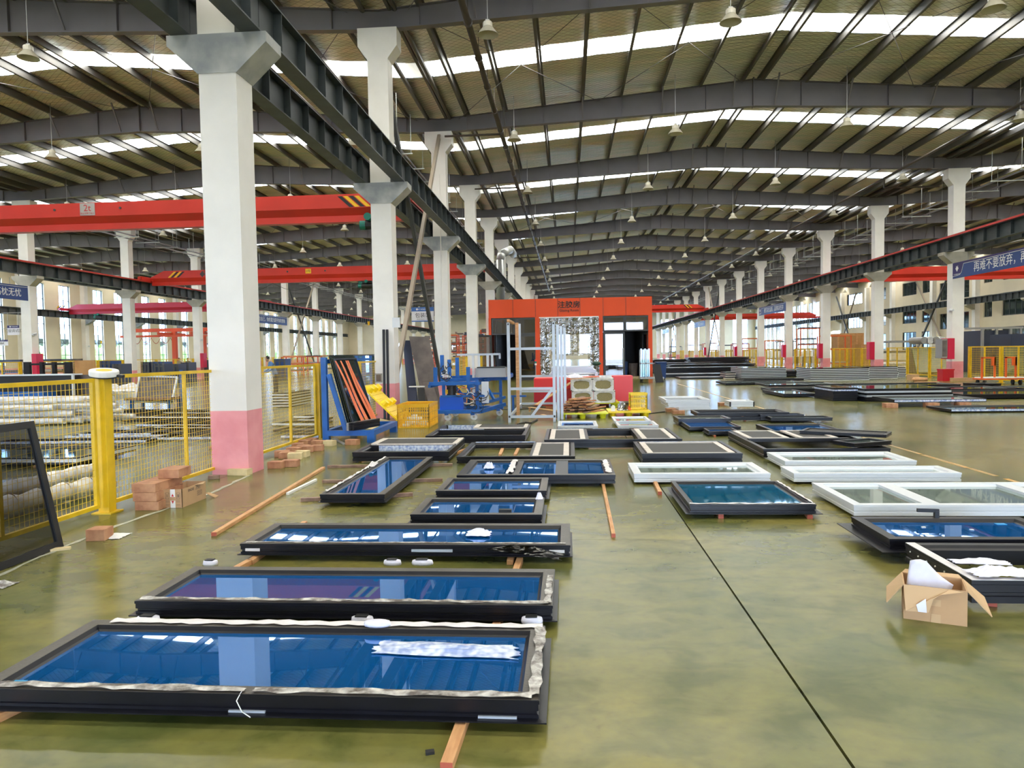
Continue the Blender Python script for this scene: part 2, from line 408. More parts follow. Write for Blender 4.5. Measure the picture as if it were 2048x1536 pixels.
# worn orange aisle line and ragged edge of the coating along the fence
y = 7.2
while y < 34:
    ln = R.uniform(.5, 2.2)
    MB().b2(5.33 + R.uniform(-.01, .01), y, .0005, 5.40, y + ln, .002).build('painted_line', 'line_paint', fl, fix=False)
    y += ln + (R.uniform(.02, .5) if y < 16 else .05)
def ragged(x, y0, y1, w0):
    mb = MB(); n = int((y1 - y0) / .12); a = []; b = []
    for i in range(n + 1):
        yy = y0 + (y1 - y0) * i / n; c = x + .05 * math.sin(yy * 1.7) + R.uniform(-.015, .015)
        a.append((c - w0 * R.uniform(.3, 1), yy, .002)); b.append((c + w0 * R.uniform(.3, 1), yy, .002))
    mb.add(a + b, [(i, i + 1, n + 2 + i, n + 1 + i) for i in range(n)]); return mb
ragged(-4.42, 2.5, 9.6, .035).build('coating_edge', 'edge_paint', fl, fix=False)

# ---- ceiling: girders, purlins, foil-lined roof sheets, rooflights
ceil = MB().b2(XL - .35, YB, 11.0, XL + .35, YE, 11.03).build('ceiling', 'girder_grey', kind='structure')
for x in (XF, XR_): MB().b2(x - .35, YB, 11.0, x + .35, YE, 11.03).build('gutter', 'girder_grey', ceil, fix=False)
SKY0, SKY1 = 3.95, 5.15                # rooflight band inside each bay, from the girder
for si, (a, b) in enumerate(SPANS):
    mid = (a + b) / 2
    xa, xb = max(a, WL - .3), min(b, WR + .3)
    for k in range(-3, 18):
        y0 = max(GY(k), YB - .3); y1 = min(GY(k + 1), YE + .3)
        if y1 <= y0: continue
        s0 = GY(k) + SKY0; s1 = GY(k) + SKY1
        for (p, q) in ((xa, mid), (mid, xb)):
            zf = lambda x: gtop(x, a, b) + .25
            for (u, v, mt, nm) in ((y0, s0, 'foil', 'roof_sheet'), (s0, s1, 'skylight', 'rooflight'), (s1, y1, 'foil', 'roof_sheet')):
                u2, v2 = max(u, y0), min(v, y1)
                if v2 - u2 < .05: continue
                if nm == 'roof_sheet':
                    nv = max(1, int((v2 - u2) / 1.4)); nu = 16 if k < 6 else 8
                    f = lambda s_, t_: (p + (q - p) * s_, u2 + (v2 - u2) * t_, zf(p + (q - p) * s_) - (.02 * abs(math.sin(s_ * PI * 8)) if nu == 16 else 0))
                    # sheets sag a little between purlins
                    MB().sheet(f, 48 if nu == 16 else 8, nv).build(nm, mt, ceil, fix=False)
                    o = _children['ceiling'][-1]
                else:
                    f = lambda s_, t_: (p + (q - p) * s_, u2 + (v2 - u2) * t_, zf(p + (q - p) * s_) + .03)
                    MB().sheet(f, 1, 1).build(nm, mt, ceil, fix=False)
    # opaque outer skin so no light leaks at girders is the sheet itself
    # purlins
    for sd in (-1, 1):
        for dx in (.32, 1.85, 3.3, 4.75, 6.2, 7.65, 9.1, 10.55, 11.3):
            x = mid + sd * dx
            if not (WL < x < WR): continue
            zt = gtop(x, a, b) + .22
            MB().b2(x - .010, YB, zt - .24, x + .010, YE, zt).b2(x, YB, zt - .25, x + sd * .075, YE, zt - .232).b2(x - sd * .075, YB, zt - .012, x, YE, zt).build('purlin', 'purlin_grey', ceil, fix=False)
    # girders
    gm = MB(); st = []
    n = 12
    for half in ((a, mid), (mid, b)):
        for i in range(n):
            x0 = half[0] + (half[1] - half[0]) * i / n; x1 = half[0] + (half[1] - half[0]) * (i + 1) / n
            t0, t1, b0, b1 = gtop(x0, a, b), gtop(x1, a, b), gbot(x0, a, b), gbot(x1, a, b)
            w2 = .008
            gm.add([(x0, -w2, b0), (x1, -w2, b1), (x1, -w2, t1), (x0, -w2, t0), (x0, w2, b0), (x1, w2, b1), (x1, w2, t1), (x0, w2, t0)],
                   [(0, 1, 2, 3), (5, 4, 7, 6)])
            for (zz0, zz1, s_) in ((b0, b1, 1), (t0, t1, -1)):
                h = .11; tk = .016 * s_
                gm.add([(x0, -h, zz0), (x1, -h, zz1), (x1, h, zz1), (x0, h, zz0), (x0, -h, zz0 + tk), (x1, -h, zz1 + tk), (x1, h, zz1 + tk), (x0, h, zz0 + tk)],
                       [(0, 1, 2, 3), (4, 5, 6, 7), (0, 1, 5, 4), (2, 3, 7, 6)])
    gme = gm.mesh('girder', 'girder_grey')
    sme = {}
    for x in [mid + sd * d for d in (1.7, 4.75, 7.65, 10.55) for sd in (-1, 1)] + [mid]:
        mbs = MB().b2(x - .006, -.1, gbot(x, a, b) + .016, x + .006, .1, gtop(x, a, b) - .016)
        if x == mid: mbs = MB().b2(x - .02, -.13, gbot(x, a, b) - .02, x - .002, .13, gtop(x, a, b) + .05).b2(x + .002, -.13, gbot(x, a, b) - .02, x + .02, .13, gtop(x, a, b) + .05)
        sme[x] = mbs.mesh('stiffener', 'girder_grey')
    bme = {}
    for d in (.75, 3.3, 6.2, 9.1):
        for sd in (-1, 1):
            x = mid + sd * d
            bme[x] = MB().bar((x, -.1, gbot(x, a, b) + .05), (x + sd * .02, -.62, gtop(x, a, b) + .05), .05, .05).mesh('flange_brace', 'girder_grey')
    for k in range(-2, 18):
        g = inst('girder', gme, ceil, (0, GY(k), 0))
        if k < 10:
            for x, me in sme.items(): inst('stiffener', me, g)
            for x, me in bme.items():
                if WL < x < WR: inst('flange_brace', me, g)
# cross-bracing rods under the roof of the nearer bays
def rod(p0, p1, r=.011): return MB().cyl(p0, p1, r, n=5).build('brace_rod', 'girder_grey', ceil, fix=False)
for (a, b) in SPANS[1:3]:
    mid = (a + b) / 2
    for k in (0, 1, 4, 9):
        for x0, x1 in ((a + .8, a + 6), (a + 6, mid - .4), (mid + .4, b - 6), (b - 6, b - .8)):
            z0, z1 = gtop(x0, a, b) - .1, gtop(x1, a, b) - .1
            rod((x0, GY(k) + .1, z0), (x1, GY(k + 1) - .1, z1)); rod((x1, GY(k) + .1, z1), (x0, GY(k + 1) - .1, z0))
# tie tubes along the column lines and the long sprinkler main
for x in (XL, XF, XR_):
    for d in (-.42, .42):
        MB().cyl((x + d, YB, 10.55), (x + d, YE, 10.55), .075, n=8).build('tie_tube', 'purlin_grey', ceil, fix=False)
pz = 9.83
for (x, y1, nm) in ((-2.35, 96, 'sprinkler_main'), (15.6, 120, 'sprinkler_main'), (-8.4, 120, 'sprinkler_main')):
    if x == -2.35:
        pi = MB().cyl((x, 4, pz), (x, y1, pz), .085, n=12).build(nm, 'pipe_dark', ceil, smooth=True)
        me = MB().cyl((0, -.05, 0), (0, .05, 0), .108, n=12).bar((0, 0, .1), (0, 0, .75), .015).mesh('pipe_clamp', 'pipe_dark')
        for k in range(38): inst('pipe_clamp', me, pi, (x, 5 + 2.16 * k, pz))
    else:
        MB().cyl((x, 4, 9.9), (x, y1, 9.9), .06, n=8).build(nm, 'pipe_dark', ceil, smooth=True)
for k in (2, 3, 6, 9):
    MB().tube([(XL + .3, GY(k) - .5, 9.72), (-2.35, GY(k) - .5, 9.72), (-2.35, GY(k) - .5, 9.83)], .04, 8).build('branch_pipe', 'pipe_dark', ceil)
for k in (3, 5, 8):
    MB().tube([(XR_ - 2.9, GY(k) + 1, 9.9), (XR_ - 2.9, GY(k) + 1, 9.45), (XR_ - .3, GY(k) + 1, 9.42)], .045, 8).build('branch_pipe', 'pipe_dark', ceil)
# ladder cable trays hung beside the column rows
for x0, x1, z, ya, yb in ((-6.9, -5.9, 9.0, 24, 130), (19.6, 20.5, 9.1, 28, 140), (-27.2, -26.3, 9.1, 40, 140)):
    t = MB().b2(x0, ya, z, x0 + .03, yb, z + .08).b2(x1 - .03, ya, z, x1, yb, z + .08).build('cable_tray', 'girder_grey', ceil)
    me = MB().b2(x0 - .35, -.03, z - .04, x1 + .35, .03, z).mesh('tray_rung', 'tray')
    hm = MB().b2(x0 - .3, -.008, z, x0 - .285, .008, 10.4).b2(x1 + .285, -.008, z, x1 + .3, .008, 10.4).mesh('tray_hanger', 'tray')
    yy = ya
    while yy < yb: inst('tray_rung', me, t, (0, yy, 0)); inst('tray_hanger', hm, t, (0, yy, 0)); yy += 2.16

# ---- columns
def column_mesh():
    hw, hd = .265, .25
    sh = MB().b2(-hw, -hd, .9, hw, hd, ZT - .78)
    ca = MB().prism([(-hw, ZT - .78), (hw, ZT - .78), (.51, ZT - .46), (.51, ZT), (-.51, ZT), (-.51, ZT - .46)], 'y', -hd, hd)
    co = MB().prism([(-hw - .012, ZB - .53), (hw + .012, ZB - .53), (.705, ZB - .14), (.705, ZB), (-.705, ZB), (-.705, ZB - .14)], 'y', -hd - .012, hd + .012)
    pb = MB().b2(-hw, -hd, 0, hw, hd, .9)
    return sh, ca, co, pb
sh, ca, co, pb = column_mesh()
me_s = sh.mesh('shaft', 'white_paint'); me_c = ca.mesh('capital', 'white_paint'); me_p = pb.mesh('painted_base', 'pink_paint')
me_k1 = co.mesh('corbel', 'corbel_grey'); me_k2 = co.mesh('corbel', 'concrete_pale')
def column(x, y, label, group, kk):
    c = empty('column', (x, y, 0), 0, label, 'column', group)
    for nm, me in (('shaft', me_s), ('capital', me_c), ('corbel', kk), ('painted_base', me_p)): inst(nm, me, c)
    return c
for k in range(0, 17):
    column(XL, GY(k), ORD[k] + ' white column from the front in the row beside the yellow fence', 'columns of the row left of the aisle', me_k1 if k < 4 else me_k2)
for k in range(2, 17):
    column(XR_, GY(k), (ORD[k - 2] + ' white column of the right-hand row, counted from the front'), 'columns of the right-hand row', me_k2)
for k in range(3, 17):
    column(XF, GY(k), (ORD[k - 3] + ' cream column of the far left row, counted from the front'), 'columns of the far left row', me_k2)

# ---- diagonal column bracing
def brace_x(x, k, near=True):
    y0, y1 = GY(k), GY(k + 1)
    b = empty('column_bracing', (x, (y0 + y1) / 2, 0), 0, None, 'bracing')
    for (ya, za, yb, zb, mt, nm) in ((y1 - .35, 9.75, y0 + .35, .6, 'brace_taupe', 'light_brace'), (y0 + .35, 9.75, y1 - .35, .6, 'brace_dark', 'dark_brace')):
        mb = MB(); yc = (y0 + y1) / 2; off = .06 if nm == 'light_brace' else -.06
        for s in (-1, 1):
            mb.bar((off, ya - yc, za + s * .075 * 1), (off, yb - yc, zb + s * .075), .06, .11, up=(1, 0, 0))
        mb.build('brace', mt, b, label=('taupe steel brace' if mt == 'brace_taupe' else 'dark steel brace'))
    return b
for x, k, lb in ((XL, 1, 'crossed taupe and dark braces between the second and third near columns'),
                 (XL, 10, 'crossed steel braces far along the row left of the aisle'),
                 (XR_, 9, 'crossed steel braces midway down the right-hand column row'),
                 (XR_, 13, 'crossed steel braces at the far end of the right-hand row'),
                 (XF, 7, 'crossed steel braces in the far left column row')):
    brace_x(x, k)['label'] = lb

# ---- crane runway beams on the corbels
def ibeam(L, h=.60, fw=.28):
    return (MB().b2(-fw/2, 0, 0, fw/2, L, .022).b2(-fw/2, 0, h - .022, fw/2, L, h).b2(-.008, 0, .022, .008, L, h - .022))
runme = ibeam(S - .02).mesh('runway_beam', 'beam_dark')
sm = MB()
for s in (-1, 1): sm.b2(s * .008 if s > 0 else -.135, -.006, .022, .135 if s > 0 else -.008, .006, .578)
stme = sm.mesh('stiffener', 'beam_dark')
farme = ibeam(S - .02)
for i in range(9):
    for s in (-1, 1): farme.b2(s * .008 if s > 0 else -.135, .5 + i * .95, .022, .135 if s > 0 else -.008, .512 + i * .95, .578)
farme = farme.mesh('runway_beam', 'beam_dark')
def runway(x, k0, k1, label, rail_side=0, z=ZB):
    r = empty('crane_runway', (x, GY(k0), z), 0, label, 'crane rail')
    for k in range(k0, k1):
        near = k < 8 and x in (XL - .5, XL + .5, XR_ - .5, XF + .5)
        o = inst('runway_beam', runme if near else farme, r, (0, GY(k) - GY(k0), 0))
        if near:
            for i in range(9): inst('stiffener', stme, o, (0, .5 + i * .95, 0))
    L = (k1 - k0) * S
    MB().b2(-.035, 0, .6, .035, L, .66).build('rail', 'beam_dark', r, fix=False)
    if rail_side: MB().b2(rail_side * .20 - .045, 0, .60, rail_side * .20 + .045, L, .68).build('conductor_rail', 'rail_red', r, fix=False)
    return r
runway(XL - .5, -2, 17, 'dark steel crane rail on the left corbels of the near column row', -1)
runway(XL + .5, -2, 17, 'dark steel crane rail on the aisle side of the near column row')
runway(XR_ - .5, 1, 17, 'dark crane rail with red conductor strip on the right-hand columns', -1)
runway(XR_ + .5, 2, 17, 'dark crane rail on the outer side of the right-hand columns')
runway(XF + .5, 2, 17, 'dark crane rail with red conductor strip on the far left columns', 1)
runway(XF - .5, 3, 17, 'dark crane rail on the outer side of the far left columns')
runway(WL + .95, 4, 17, 'dark crane rail along the far left wall with tall windows', 0, 5.75)
runway(WR - .95, 4, 17, 'dark crane rail along the right wall with office windows', 0, 5.75)

# ---- walls
def wall_y(name, x, th, openings, m, ztop=11.6, y0=YB, y1=YE):
    # wall in the YZ plane with openings [(ya, yb, [(z0,z1),..])], sorted
    mb = MB(); xa, xb = sorted((x, x + th)); y = y0
    for (a, b, zs) in sorted(openings):
        if a > y: mb.b2(xa, y, 0, xb, a, ztop)
        z = 0
        for (z0, z1) in sorted(zs):
            if z0 > z: mb.b2(xa, a, z, xb, b, z0)
            z = z1
        mb.b2(xa, a, z, xb, b, ztop); y = b
    mb.b2(xa, y, 0, xb, y1, ztop)
    return mb.build(name, m, kind='structure', fix=False)
wn = [0]
def window_tall(x, ya, yb, z0, z1, glass_lo='glass_window', glass_hi='glass_frost', frame='dark_frame'):
    wn[0] += 1
    mb = MB(); t = .05; ym = (ya + yb) / 2
    for yy in (ya, ym - t/2, yb - t): mb.b2(x - .03, yy, z0, x + .03, yy + t, z1)
    zs = [z0, z0 + .9, z0 + 2.1, z0 + 3.9, z0 + 4.7, z0 + 6.3, z1 - t]
    for zz in zs: mb.b2(x - .03, ya, zz, x + .03, yb, zz + t)
    o = mb.build('window_%d' % wn[0], frame, kind='structure', fix=False)
    for i in range(len(zs) - 1):
        hi = i >= 3
        for (p, q) in ((ya + t, ym - t/2), (ym + t/2, yb - t)):
            MB().b2(x - .006, p, zs[i] + t, x + .006, q, zs[i + 1]).build('pane', glass_hi if hi else glass_lo, o, fix=False)
    return o
ops = []
for k in range(-2, 17):
    yy = GY(k)
    if 79 + 30 < 0: pass
    for (p, q) in ((1.75, 3.30), (5.30, 6.85)): ops.append((yy + p, yy + q, [(1.2, 9.0)]))
wall_y('wall_left', WL, -.3, ops, 'cream_wall')
for (a, b, zs) in ops: window_tall(WL - .15, a, b, 1.2, 9.0)
wl = bpy.data.objects['wall_left']
for k in range(3, 17):
    MB().b2(WL, GY(k) - .28, 0, WL + .45, GY(k) + .28, 11.0).build('pilaster', 'white_paint', wl, fix=False)
    MB().prism([(WL + .45, 5.2), (WL + 1.25, 5.62), (WL + 1.25, 5.75), (WL + .45, 5.75)], 'y', GY(k) - .26, GY(k) + .26).build('corbel', 'corbel_grey', wl, fix=False)
MB().b2(WL, 40, 0, WL + .02, YE, .95).build('painted_dado', 'pink_paint', wl, fix=False)

# right wall: three storeys of office windows, then tall windows
off = [(66.6, 71.3, 'r'), (76.9, 78.9, 's'), (80.5, 82.7, 's'), (84.4, 86.7, 'r'), (88.0, 91.5, 'r'), (96.1, 99.2, 'r'), (103.6, 109.0, 'r'),
       (58.6, 62.6, 'r'), (72.9, 74.3, 'r')]
RG = [(1.2, 3.35), (4.40, 6.55), (7.75, 9.3)]; SG = [(3.45, 5.15), (6.6, 8.5)]
ops = [(a, b, RG if t == 'r' else SG) for a, b, t in off]
tall = []
for k in range(0, 7): 
    for p in (1.2, 4.2): tall.append((116.5 + k * 6.1 + p, 116.5 + k * 6.1 + p + 1.9, [(1.2, 9.2)]))
tall = [t for t in tall if t[1] < YE - 1]
wr = wall_y('wall_right', WR, .3, ops + tall + [(111.0, 115.6, [(0.02, 4.2)])], 'cream_wall')
for (a, b, zs) in ops:
    for (z0, z1) in zs:
        wn[0] += 1
        mb = MB(); x = WR + .14; t = .07; n = max(2, round((b - a) / 1.0))
        for i in range(n + 1):
            yy = a + (b - a - t) * i / n; mb.b2(x - .04, yy, z0, x + .04, yy + t, z1)
        mb.b2(x - .04, a, z0, x + .04, b, z0 + t).b2(x - .04, a, z1 - t, x + .04, b, z1).b2(x - .04, a, z0 + (z1 - z0) * .3, x + .04, a + (b - a) / n, z0 + (z1 - z0) * .3 + t)
        o = mb.build('window_%d' % wn[0], 'dark_frame', kind='structure', fix=False)
        for i in range(n):
            p = a + (b - a) * i / n + t; q = a + (b - a) * (i + 1) / n
            gl = 'glass_window' if (a > 95 and z0 > 4) else 'glass_office'
            MB().b2(x - .006, p, z0 + t, x + .006, q, z1 - t).build('pane', gl, o, fix=False)
for (a, b, zs) in tall: window_tall(WR + .15, a, b, 1.2, 9.2)
# closed rooms behind the office windows
MB().b2(WR + 3.5, 55, 0, WR + 3.7, 112, 9.8).b2(WR + .3, 55, 3.7, WR + 3.5, 112, 3.9).b2(WR + .3, 55, 6.9, WR + 3.5, 112, 7.1).b2(WR + .3, 55, 9.6, WR + 3.5, 112, 9.8).build('office_interior', 'metal_grey', wr, fix=False)
for y in [66.2 - S, 66.2, 66.2 + S * 1 + .4, 66.2 + S * 2 + .2, 92.5 + 1.2, 101.4, 110.2, 116.4, 122.6, 128.7, 134.8, 140.9]:
    MB().b2(WR - .45, y - .3, 0, WR, y + .3, 9.7).build('pilaster', 'white_paint', wr, fix=False)
    MB().prism([(WR - .45, 5.2), (WR - 1.25, 5.62), (WR - 1.25, 5.75), (WR - .45, 5.75)], 'y', y - .26, y + .26).build('corbel', 'concrete_pale', wr, fix=False)
for k in (5, 7):
    y0, y1 = (86.5, 78) if k == 5 else (70, 75)
for (ya, yb) in ((87.2, 79.6), (104.5, 111.5)):
    b = empty('wall_bracing', (WR - .6, (ya + yb) / 2, 0), 0, 'crossed braces on the right wall ' + ('between the office windows' if ya < 90 else 'beyond the office windows'), 'bracing')
    yc = (ya + yb) / 2
    MB().bar((0, ya - yc, .4), (0, yb - yc, 9.3), .16, .16).build('brace', 'brace_dark', b)
    MB().bar((.15, yb - yc, .4), (.15, ya - yc, 9.3), .16, .16).build('brace', 'brace_taupe', b)

# end walls (XZ plane)
def wall_x(name, y, th, openings, m, ztop=11.6):
    mb = MB(); ya, yb = sorted((y, y + th)); x = WL - .3
    for (a, b, z0, z1) in sorted(openings):
        mb.b2(x, ya, 0, a, yb, ztop)
        if z0 > 0: mb.b2(a, ya, 0, b, yb, z0)
        mb.b2(a, ya, z1, b, yb, ztop); x = b
    mb.b2(x, ya, 0, WR + .3, yb, ztop)
    return mb.build(name, m, kind='structure', fix=False)
fo = []
for si, (a, b) in enumerate(SPANS):
    for i in range(4):
        if si < 2 and i % 2: continue
        x = a + 2.2 + i * 5.2
        if WL + .5 < x and x + 3.2 < WR - .5: fo.append((x, x + 3.2, 1.2, 8.5) if si >= 2 else (x, x + 1.9, 2.6, 4.2))
wall_x('wall_far', YE, .3, fo, 'cream_wall')
for (a, b, z0, z1) in fo:
    wn[0] += 1
    mb = MB()
    for i in range(4): xx = a + (b - a - .06) * i / 3; mb.b2(xx, YE + .1, z0, xx + .06, YE + .16, z1)
    for i in range(6): zz = z0 + (z1 - z0 - .06) * i / 5; mb.b2(a, YE + .1, zz, b, YE + .16, zz + .06)
    o = mb.build('window_%d' % wn[0], 'dark_frame', kind='structure', fix=False)
    MB().b2(a, YE + .12, z0, b, YE + .13, z1).build('pane', 'glass_frost', o, fix=False)
# back wall behind the camera: two open loading doors and high windows
bo = [(-20.5, -13.5, 0.02, 5.2), (2.0, 10.0, 0.02, 5.4)]
wall_x('wall_back', YB, -.3, bo, 'cream_wall')

# outside: paving, hedge and the neighbouring canopy seen through the left windows
MB().b2(-140, -90, -.36, 140, 260, -.31).build('ground_outside', 'ground', kind='structure')
hb = MB()
for i in range(60):
    y = -6 + i * 2.9
    hb.sheet(lambda u, v: (-57 + 1.2 * math.cos(PI * v) * .9 + .3 * math.sin(9 * u + i), y + 3.1 * u, -.3 + 3.6 * math.sin(PI * v) + .3 * math.sin(13 * u + 3 * v + i)), 6, 6)
hb.build('hedge', 'hedge', label='green hedge growing outside the tall left windows', cat='hedge', kind='stuff', smooth=True)
cn = empty('canopy_building', (-70, 80, -.3), 0, 'grey canopy building seen through the tall left windows', 'building')
MB().b2(-6, -90, 4.6, 6, 90, 5.3).build('canopy_roof', 'metal_grey', cn)
for i in range(12): MB().b2(5, -80 + i * 14.5, 0, 5.4, -79.6 + i * 14.5, 4.6).build('post', 'dark_frame', cn, fix=False)
MB().b2(-6.2, -90, 0, -6, 90, 4.6).build('wall_panel', 'metal_grey', cn)

# ================================================================ OVERHEAD CRANES
def crane(x0, x1, y, z, mt, label, stripes=(), taper=(True, True), h=.95, tz=(6.74, 6.74)):
    tx = (x0, x1); x0 += .22; x1 -= .22
    c = empty('bridge_crane', (0, y, z), 0, label, 'crane')
    def sec(top): return [(-.25, top), (-.25, .47), (-.12, .22), (-.17, .22), (-.17, 0), (.17, 0), (.17, .22), (.12, .22), (.25, .47), (.25, top)]
    st = []
    if taper[0]: st += [(x0, .55), (x0 + .9, h)]
    else: st += [(x0, h)]
    if taper[1]: st += [(x1 - .9, h), (x1, .55)]
    else: st += [(x1, h)]
    vs = []; fs = []; n = 10
    for x, t in st: vs += [(x, p[0], p[1]) for p in sec(t)]
    for i in range(len(st) - 1):
        for k in range(n): fs.append((i*n+k, i*n+(k+1) % n, (i+1)*n+(k+1) % n, (i+1)*n+k))
    fs += [tuple(range(n)), tuple(range((len(st)-1)*n, len(st)*n))]
    MB().add(vs, fs).build('girder', mt, c)
    for x, rz_ in zip(tx, tz):          # end trucks rolling on the rails
        b0 = rz_ - z + .03
        e = MB().b2(x - .13, -1.1, b0, x + .13, 1.1, b0 + .26).b2(x - .10, -1.25, b0 + .04, x + .10, -1.1, b0 + .22).b2(x - .10, 1.1, b0 + .04, x + .10, 1.25, b0 + .22).b2(min(x, x0 if x < x1 else x1 - .1), -.2, b0 + .03, max(x, x0 + .1 if x < x1 - 1 else x1), .2, b0 + .2).build('end_truck', mt, c, fix=False)
        for yy in (-.85, .85): MB().cyl((x - .05, yy, b0 + .085), (x + .05, yy, b0 + .085), .11, n=12).build('wheel', 'black', e)
    for sx, slant in stripes:
        for i in range(4):
            xx = sx + i * .20; sl = slant * .42
            MB().add([(xx, -.254, .88), (xx + .16, -.254, .88), (xx + .16 + sl, -.254, .50), (xx + sl, -.254, .50),
                      (xx, -.250, .88), (xx + .16, -.250, .88), (xx + .16 + sl, -.250, .50), (xx + sl, -.250, .50)],
                     [(0, 1, 2, 3), (4, 7, 6, 5), (0, 4, 5, 1), (1, 5, 6, 2), (2, 6, 7, 3), (3, 7, 4, 0)]).build('hazard_stripe', 'black' if (i % 2 == 0) == (slant > 0) else 'hazard_yellow', c)
    return c
def hoist(c, x, mt, z=-.05, ydir=-1):
    h = MB().cyl((x - .38, -.0, z - .28), (x + .30, -.0, z - .28), .19, n=14).b2(x - .25, -.2, z - .1, x + .25, .2, z + .02).build('hoist', mt, c)
    MB().cyl((x - .62, 0, z - .28), (x - .38, 0, z - .28), .14, .14, 12).b2(x - .60, -.1, z - .12, x - .36, .1, z + .02).build('motor', 'motor_green', h)
    MB().cyl((x, -.22, z - .02), (x, -.42, z - .02), .11, n=10).build('travel_motor', 'motor_green', h)
    MB().cyl((x, 0, z - .45), (x, 0, z - 2.6), .012, n=5).build('hoist_rope', 'cable', h)
    MB().cyl((x, 0, z - 2.6), (x, 0, z - 2.85), .09, .06, 8).build('hook_block', 'hazard_yellow', h)
yA = 25.0; zA = 6.33
cA = crane(XF + .5, XL - .5, yA, zA, 'crane_red', 'nearest red bridge crane spanning left of the near columns, marked 2t', stripes=((-7.95, 1),))
def ax(px): return atY(px, 420, yA)[0]
MB().b2(ax(170), -.275, .50, ax(199), -.25, .93).build('plate', 'sign_silver', cA, label='silver capacity plate with red lettering')
pl = _children[cA.name][-1]
text('2t', .34, 'print_red', pl, (ax(184.5), -.28, .75), (PI/2, 0, 0), ext=.002)
text('禁止吊物下站人', .075, 'print_red', pl, (ax(184.5), -.28, .565), (PI/2, 0, 0), ext=.001)
for px in (119, 249): MB().cyl((ax(px), -.27, .73), (ax(px), -.2, .73), .045, n=10).build('bolt_hole', 'print_dark', cA)
hA = MB().cyl((ax(729), -.1, -.12), (ax(760), -.1, -.12), .15, n=14).b2(ax(733), -.2, -.02, ax(765), .2, .03).build('hoist', 'black', cA, label='green and black electric hoist')
MB().cyl((ax(722), -.1, -.12), (ax(733), -.1, -.12), .17, n=14).build('motor', 'motor_green', hA)
MB().cyl((ax(741), -.45, .12), (ax(741), -.2, .12), .13, n=14).build('travel_motor', 'motor_green', hA)
MB().cyl((ax(752), -.1, -.2), (ax(752), -.1, -1.3), .012, n=5).build('hoist_rope', 'cable', hA)
MB().cyl((ax(752), -.1, -1.3), (ax(752), -.1, -1.55), .08, n=8).build('hook_block', 'hazard_yellow', hA)

cB = crane(XF + .5, XL - .5, 46.2, 6.50, 'crane_red', 'second red bridge crane left of the near columns, with yellow plate', stripes=((atY(352, 555, 46.2)[0], -1),))
def bx(px): return atY(px, 550, 46.2)[0]
MB().b2(bx(614), -.27, .55, bx(625), -.25, .85).build('plate', 'hazard_yellow', cB)
text('2吨', .2, 'print_dark', _children[cB.name][-1], (bx(619.5), -.275, .70), (PI/2, 0, 0), ext=.001)
MB().prism([(bx(408.5), .47), (bx(413.5), .68), (bx(408.5), .89), (bx(403.5), .68)], 'y', -.262, -.25).prism([(bx(408.5), .56), (bx(411), .68), (bx(408.5), .80), (bx(406), .68)], 'y', -.266, -.262).build('diamond_mark', 'print_dark', cB)
text('河南矿山', .30, 'print_dark', cB, (bx(424), -.26, .74), (PI/2, 0, 0), ext=.001)
for px in (578, 653): MB().cyl((bx(px), -.27, .70), (bx(px), -.2, .70), .06, n=8).build('bolt_hole', 'print_dark', cB)
hoist(cB, bx(735), 'black')
for i in range(7):
    xx = XF + 3 + i * 3
    MB().tube([(xx + 3 * t / 8, -.1, -.02 - .5 * math.sin(PI * t / 8)) for t in range(9)], .012, 4).build('festoon_cable', 'cable', cB, fix=False)
cC = crane(WL + .95, XF - .5, 67.0, 6.10, 'crane_crimson', 'crimson bridge crane in the far left bay near tall windows', tz=(6.41, 6.74), stripes=((atY(113, 608, 67)[0] + .4, -1),))
hoist(cC, atY(200, 625, 67)[0], 'black')
cD = crane(XL + .5, XR_ - .5, 95, 6.60, 'crane_red', 'red bridge crane behind the orange room above the aisle', stripes=((atY(1366, 615, 95)[0], 1),))
cE = crane(XR_ + .5, WR - .95, 52, 6.18, 'crane_red', 'red bridge crane in the right bay behind the blue banner', tz=(6.74, 6.41))
cF = crane(XR_ + .5, WR - .95, 119, 6.42, 'crane_red', 'distant red bridge crane in the right bay', tz=(6.74, 6.41))

# ================================================================ HIGH-BAY LAMPS
def lamp_meshes():
    refl = MB().lathe([(.26, 0), (.22, .06), (.13, .17), (.10, .20)], n=18)
    refl.lathe([(.25, .005), (.125, .165)], n=18)
    hous = MB().lathe([(.0, .32), (.10, .31), (.12, .28), (.12, .19), (.10, .18), (0, .18)], n=14)
    rod_ = MB().cyl((0, 0, .32), (0, 0, 2.08), .010, n=5); rod2 = MB().cyl((0, 0, .32), (0, 0, 1.58), .010, n=5)
    hk = MB().b2(-.05, -.012, .30, .05, .012, .37)
    return refl.mesh('reflector', 'lamp_skirt'), hous.mesh('driver_housing', 'lamp_white'), rod_.mesh('rod', 'metal_grey'), hk.mesh('hook', 'metal_grey'), rod2.mesh('rod', 'metal_grey')
LM = lamp_meshes(); LM[0].shade_smooth()
names = ['the far left bay', 'the left bay', 'the main aisle bay', 'the right bay']
first = {}
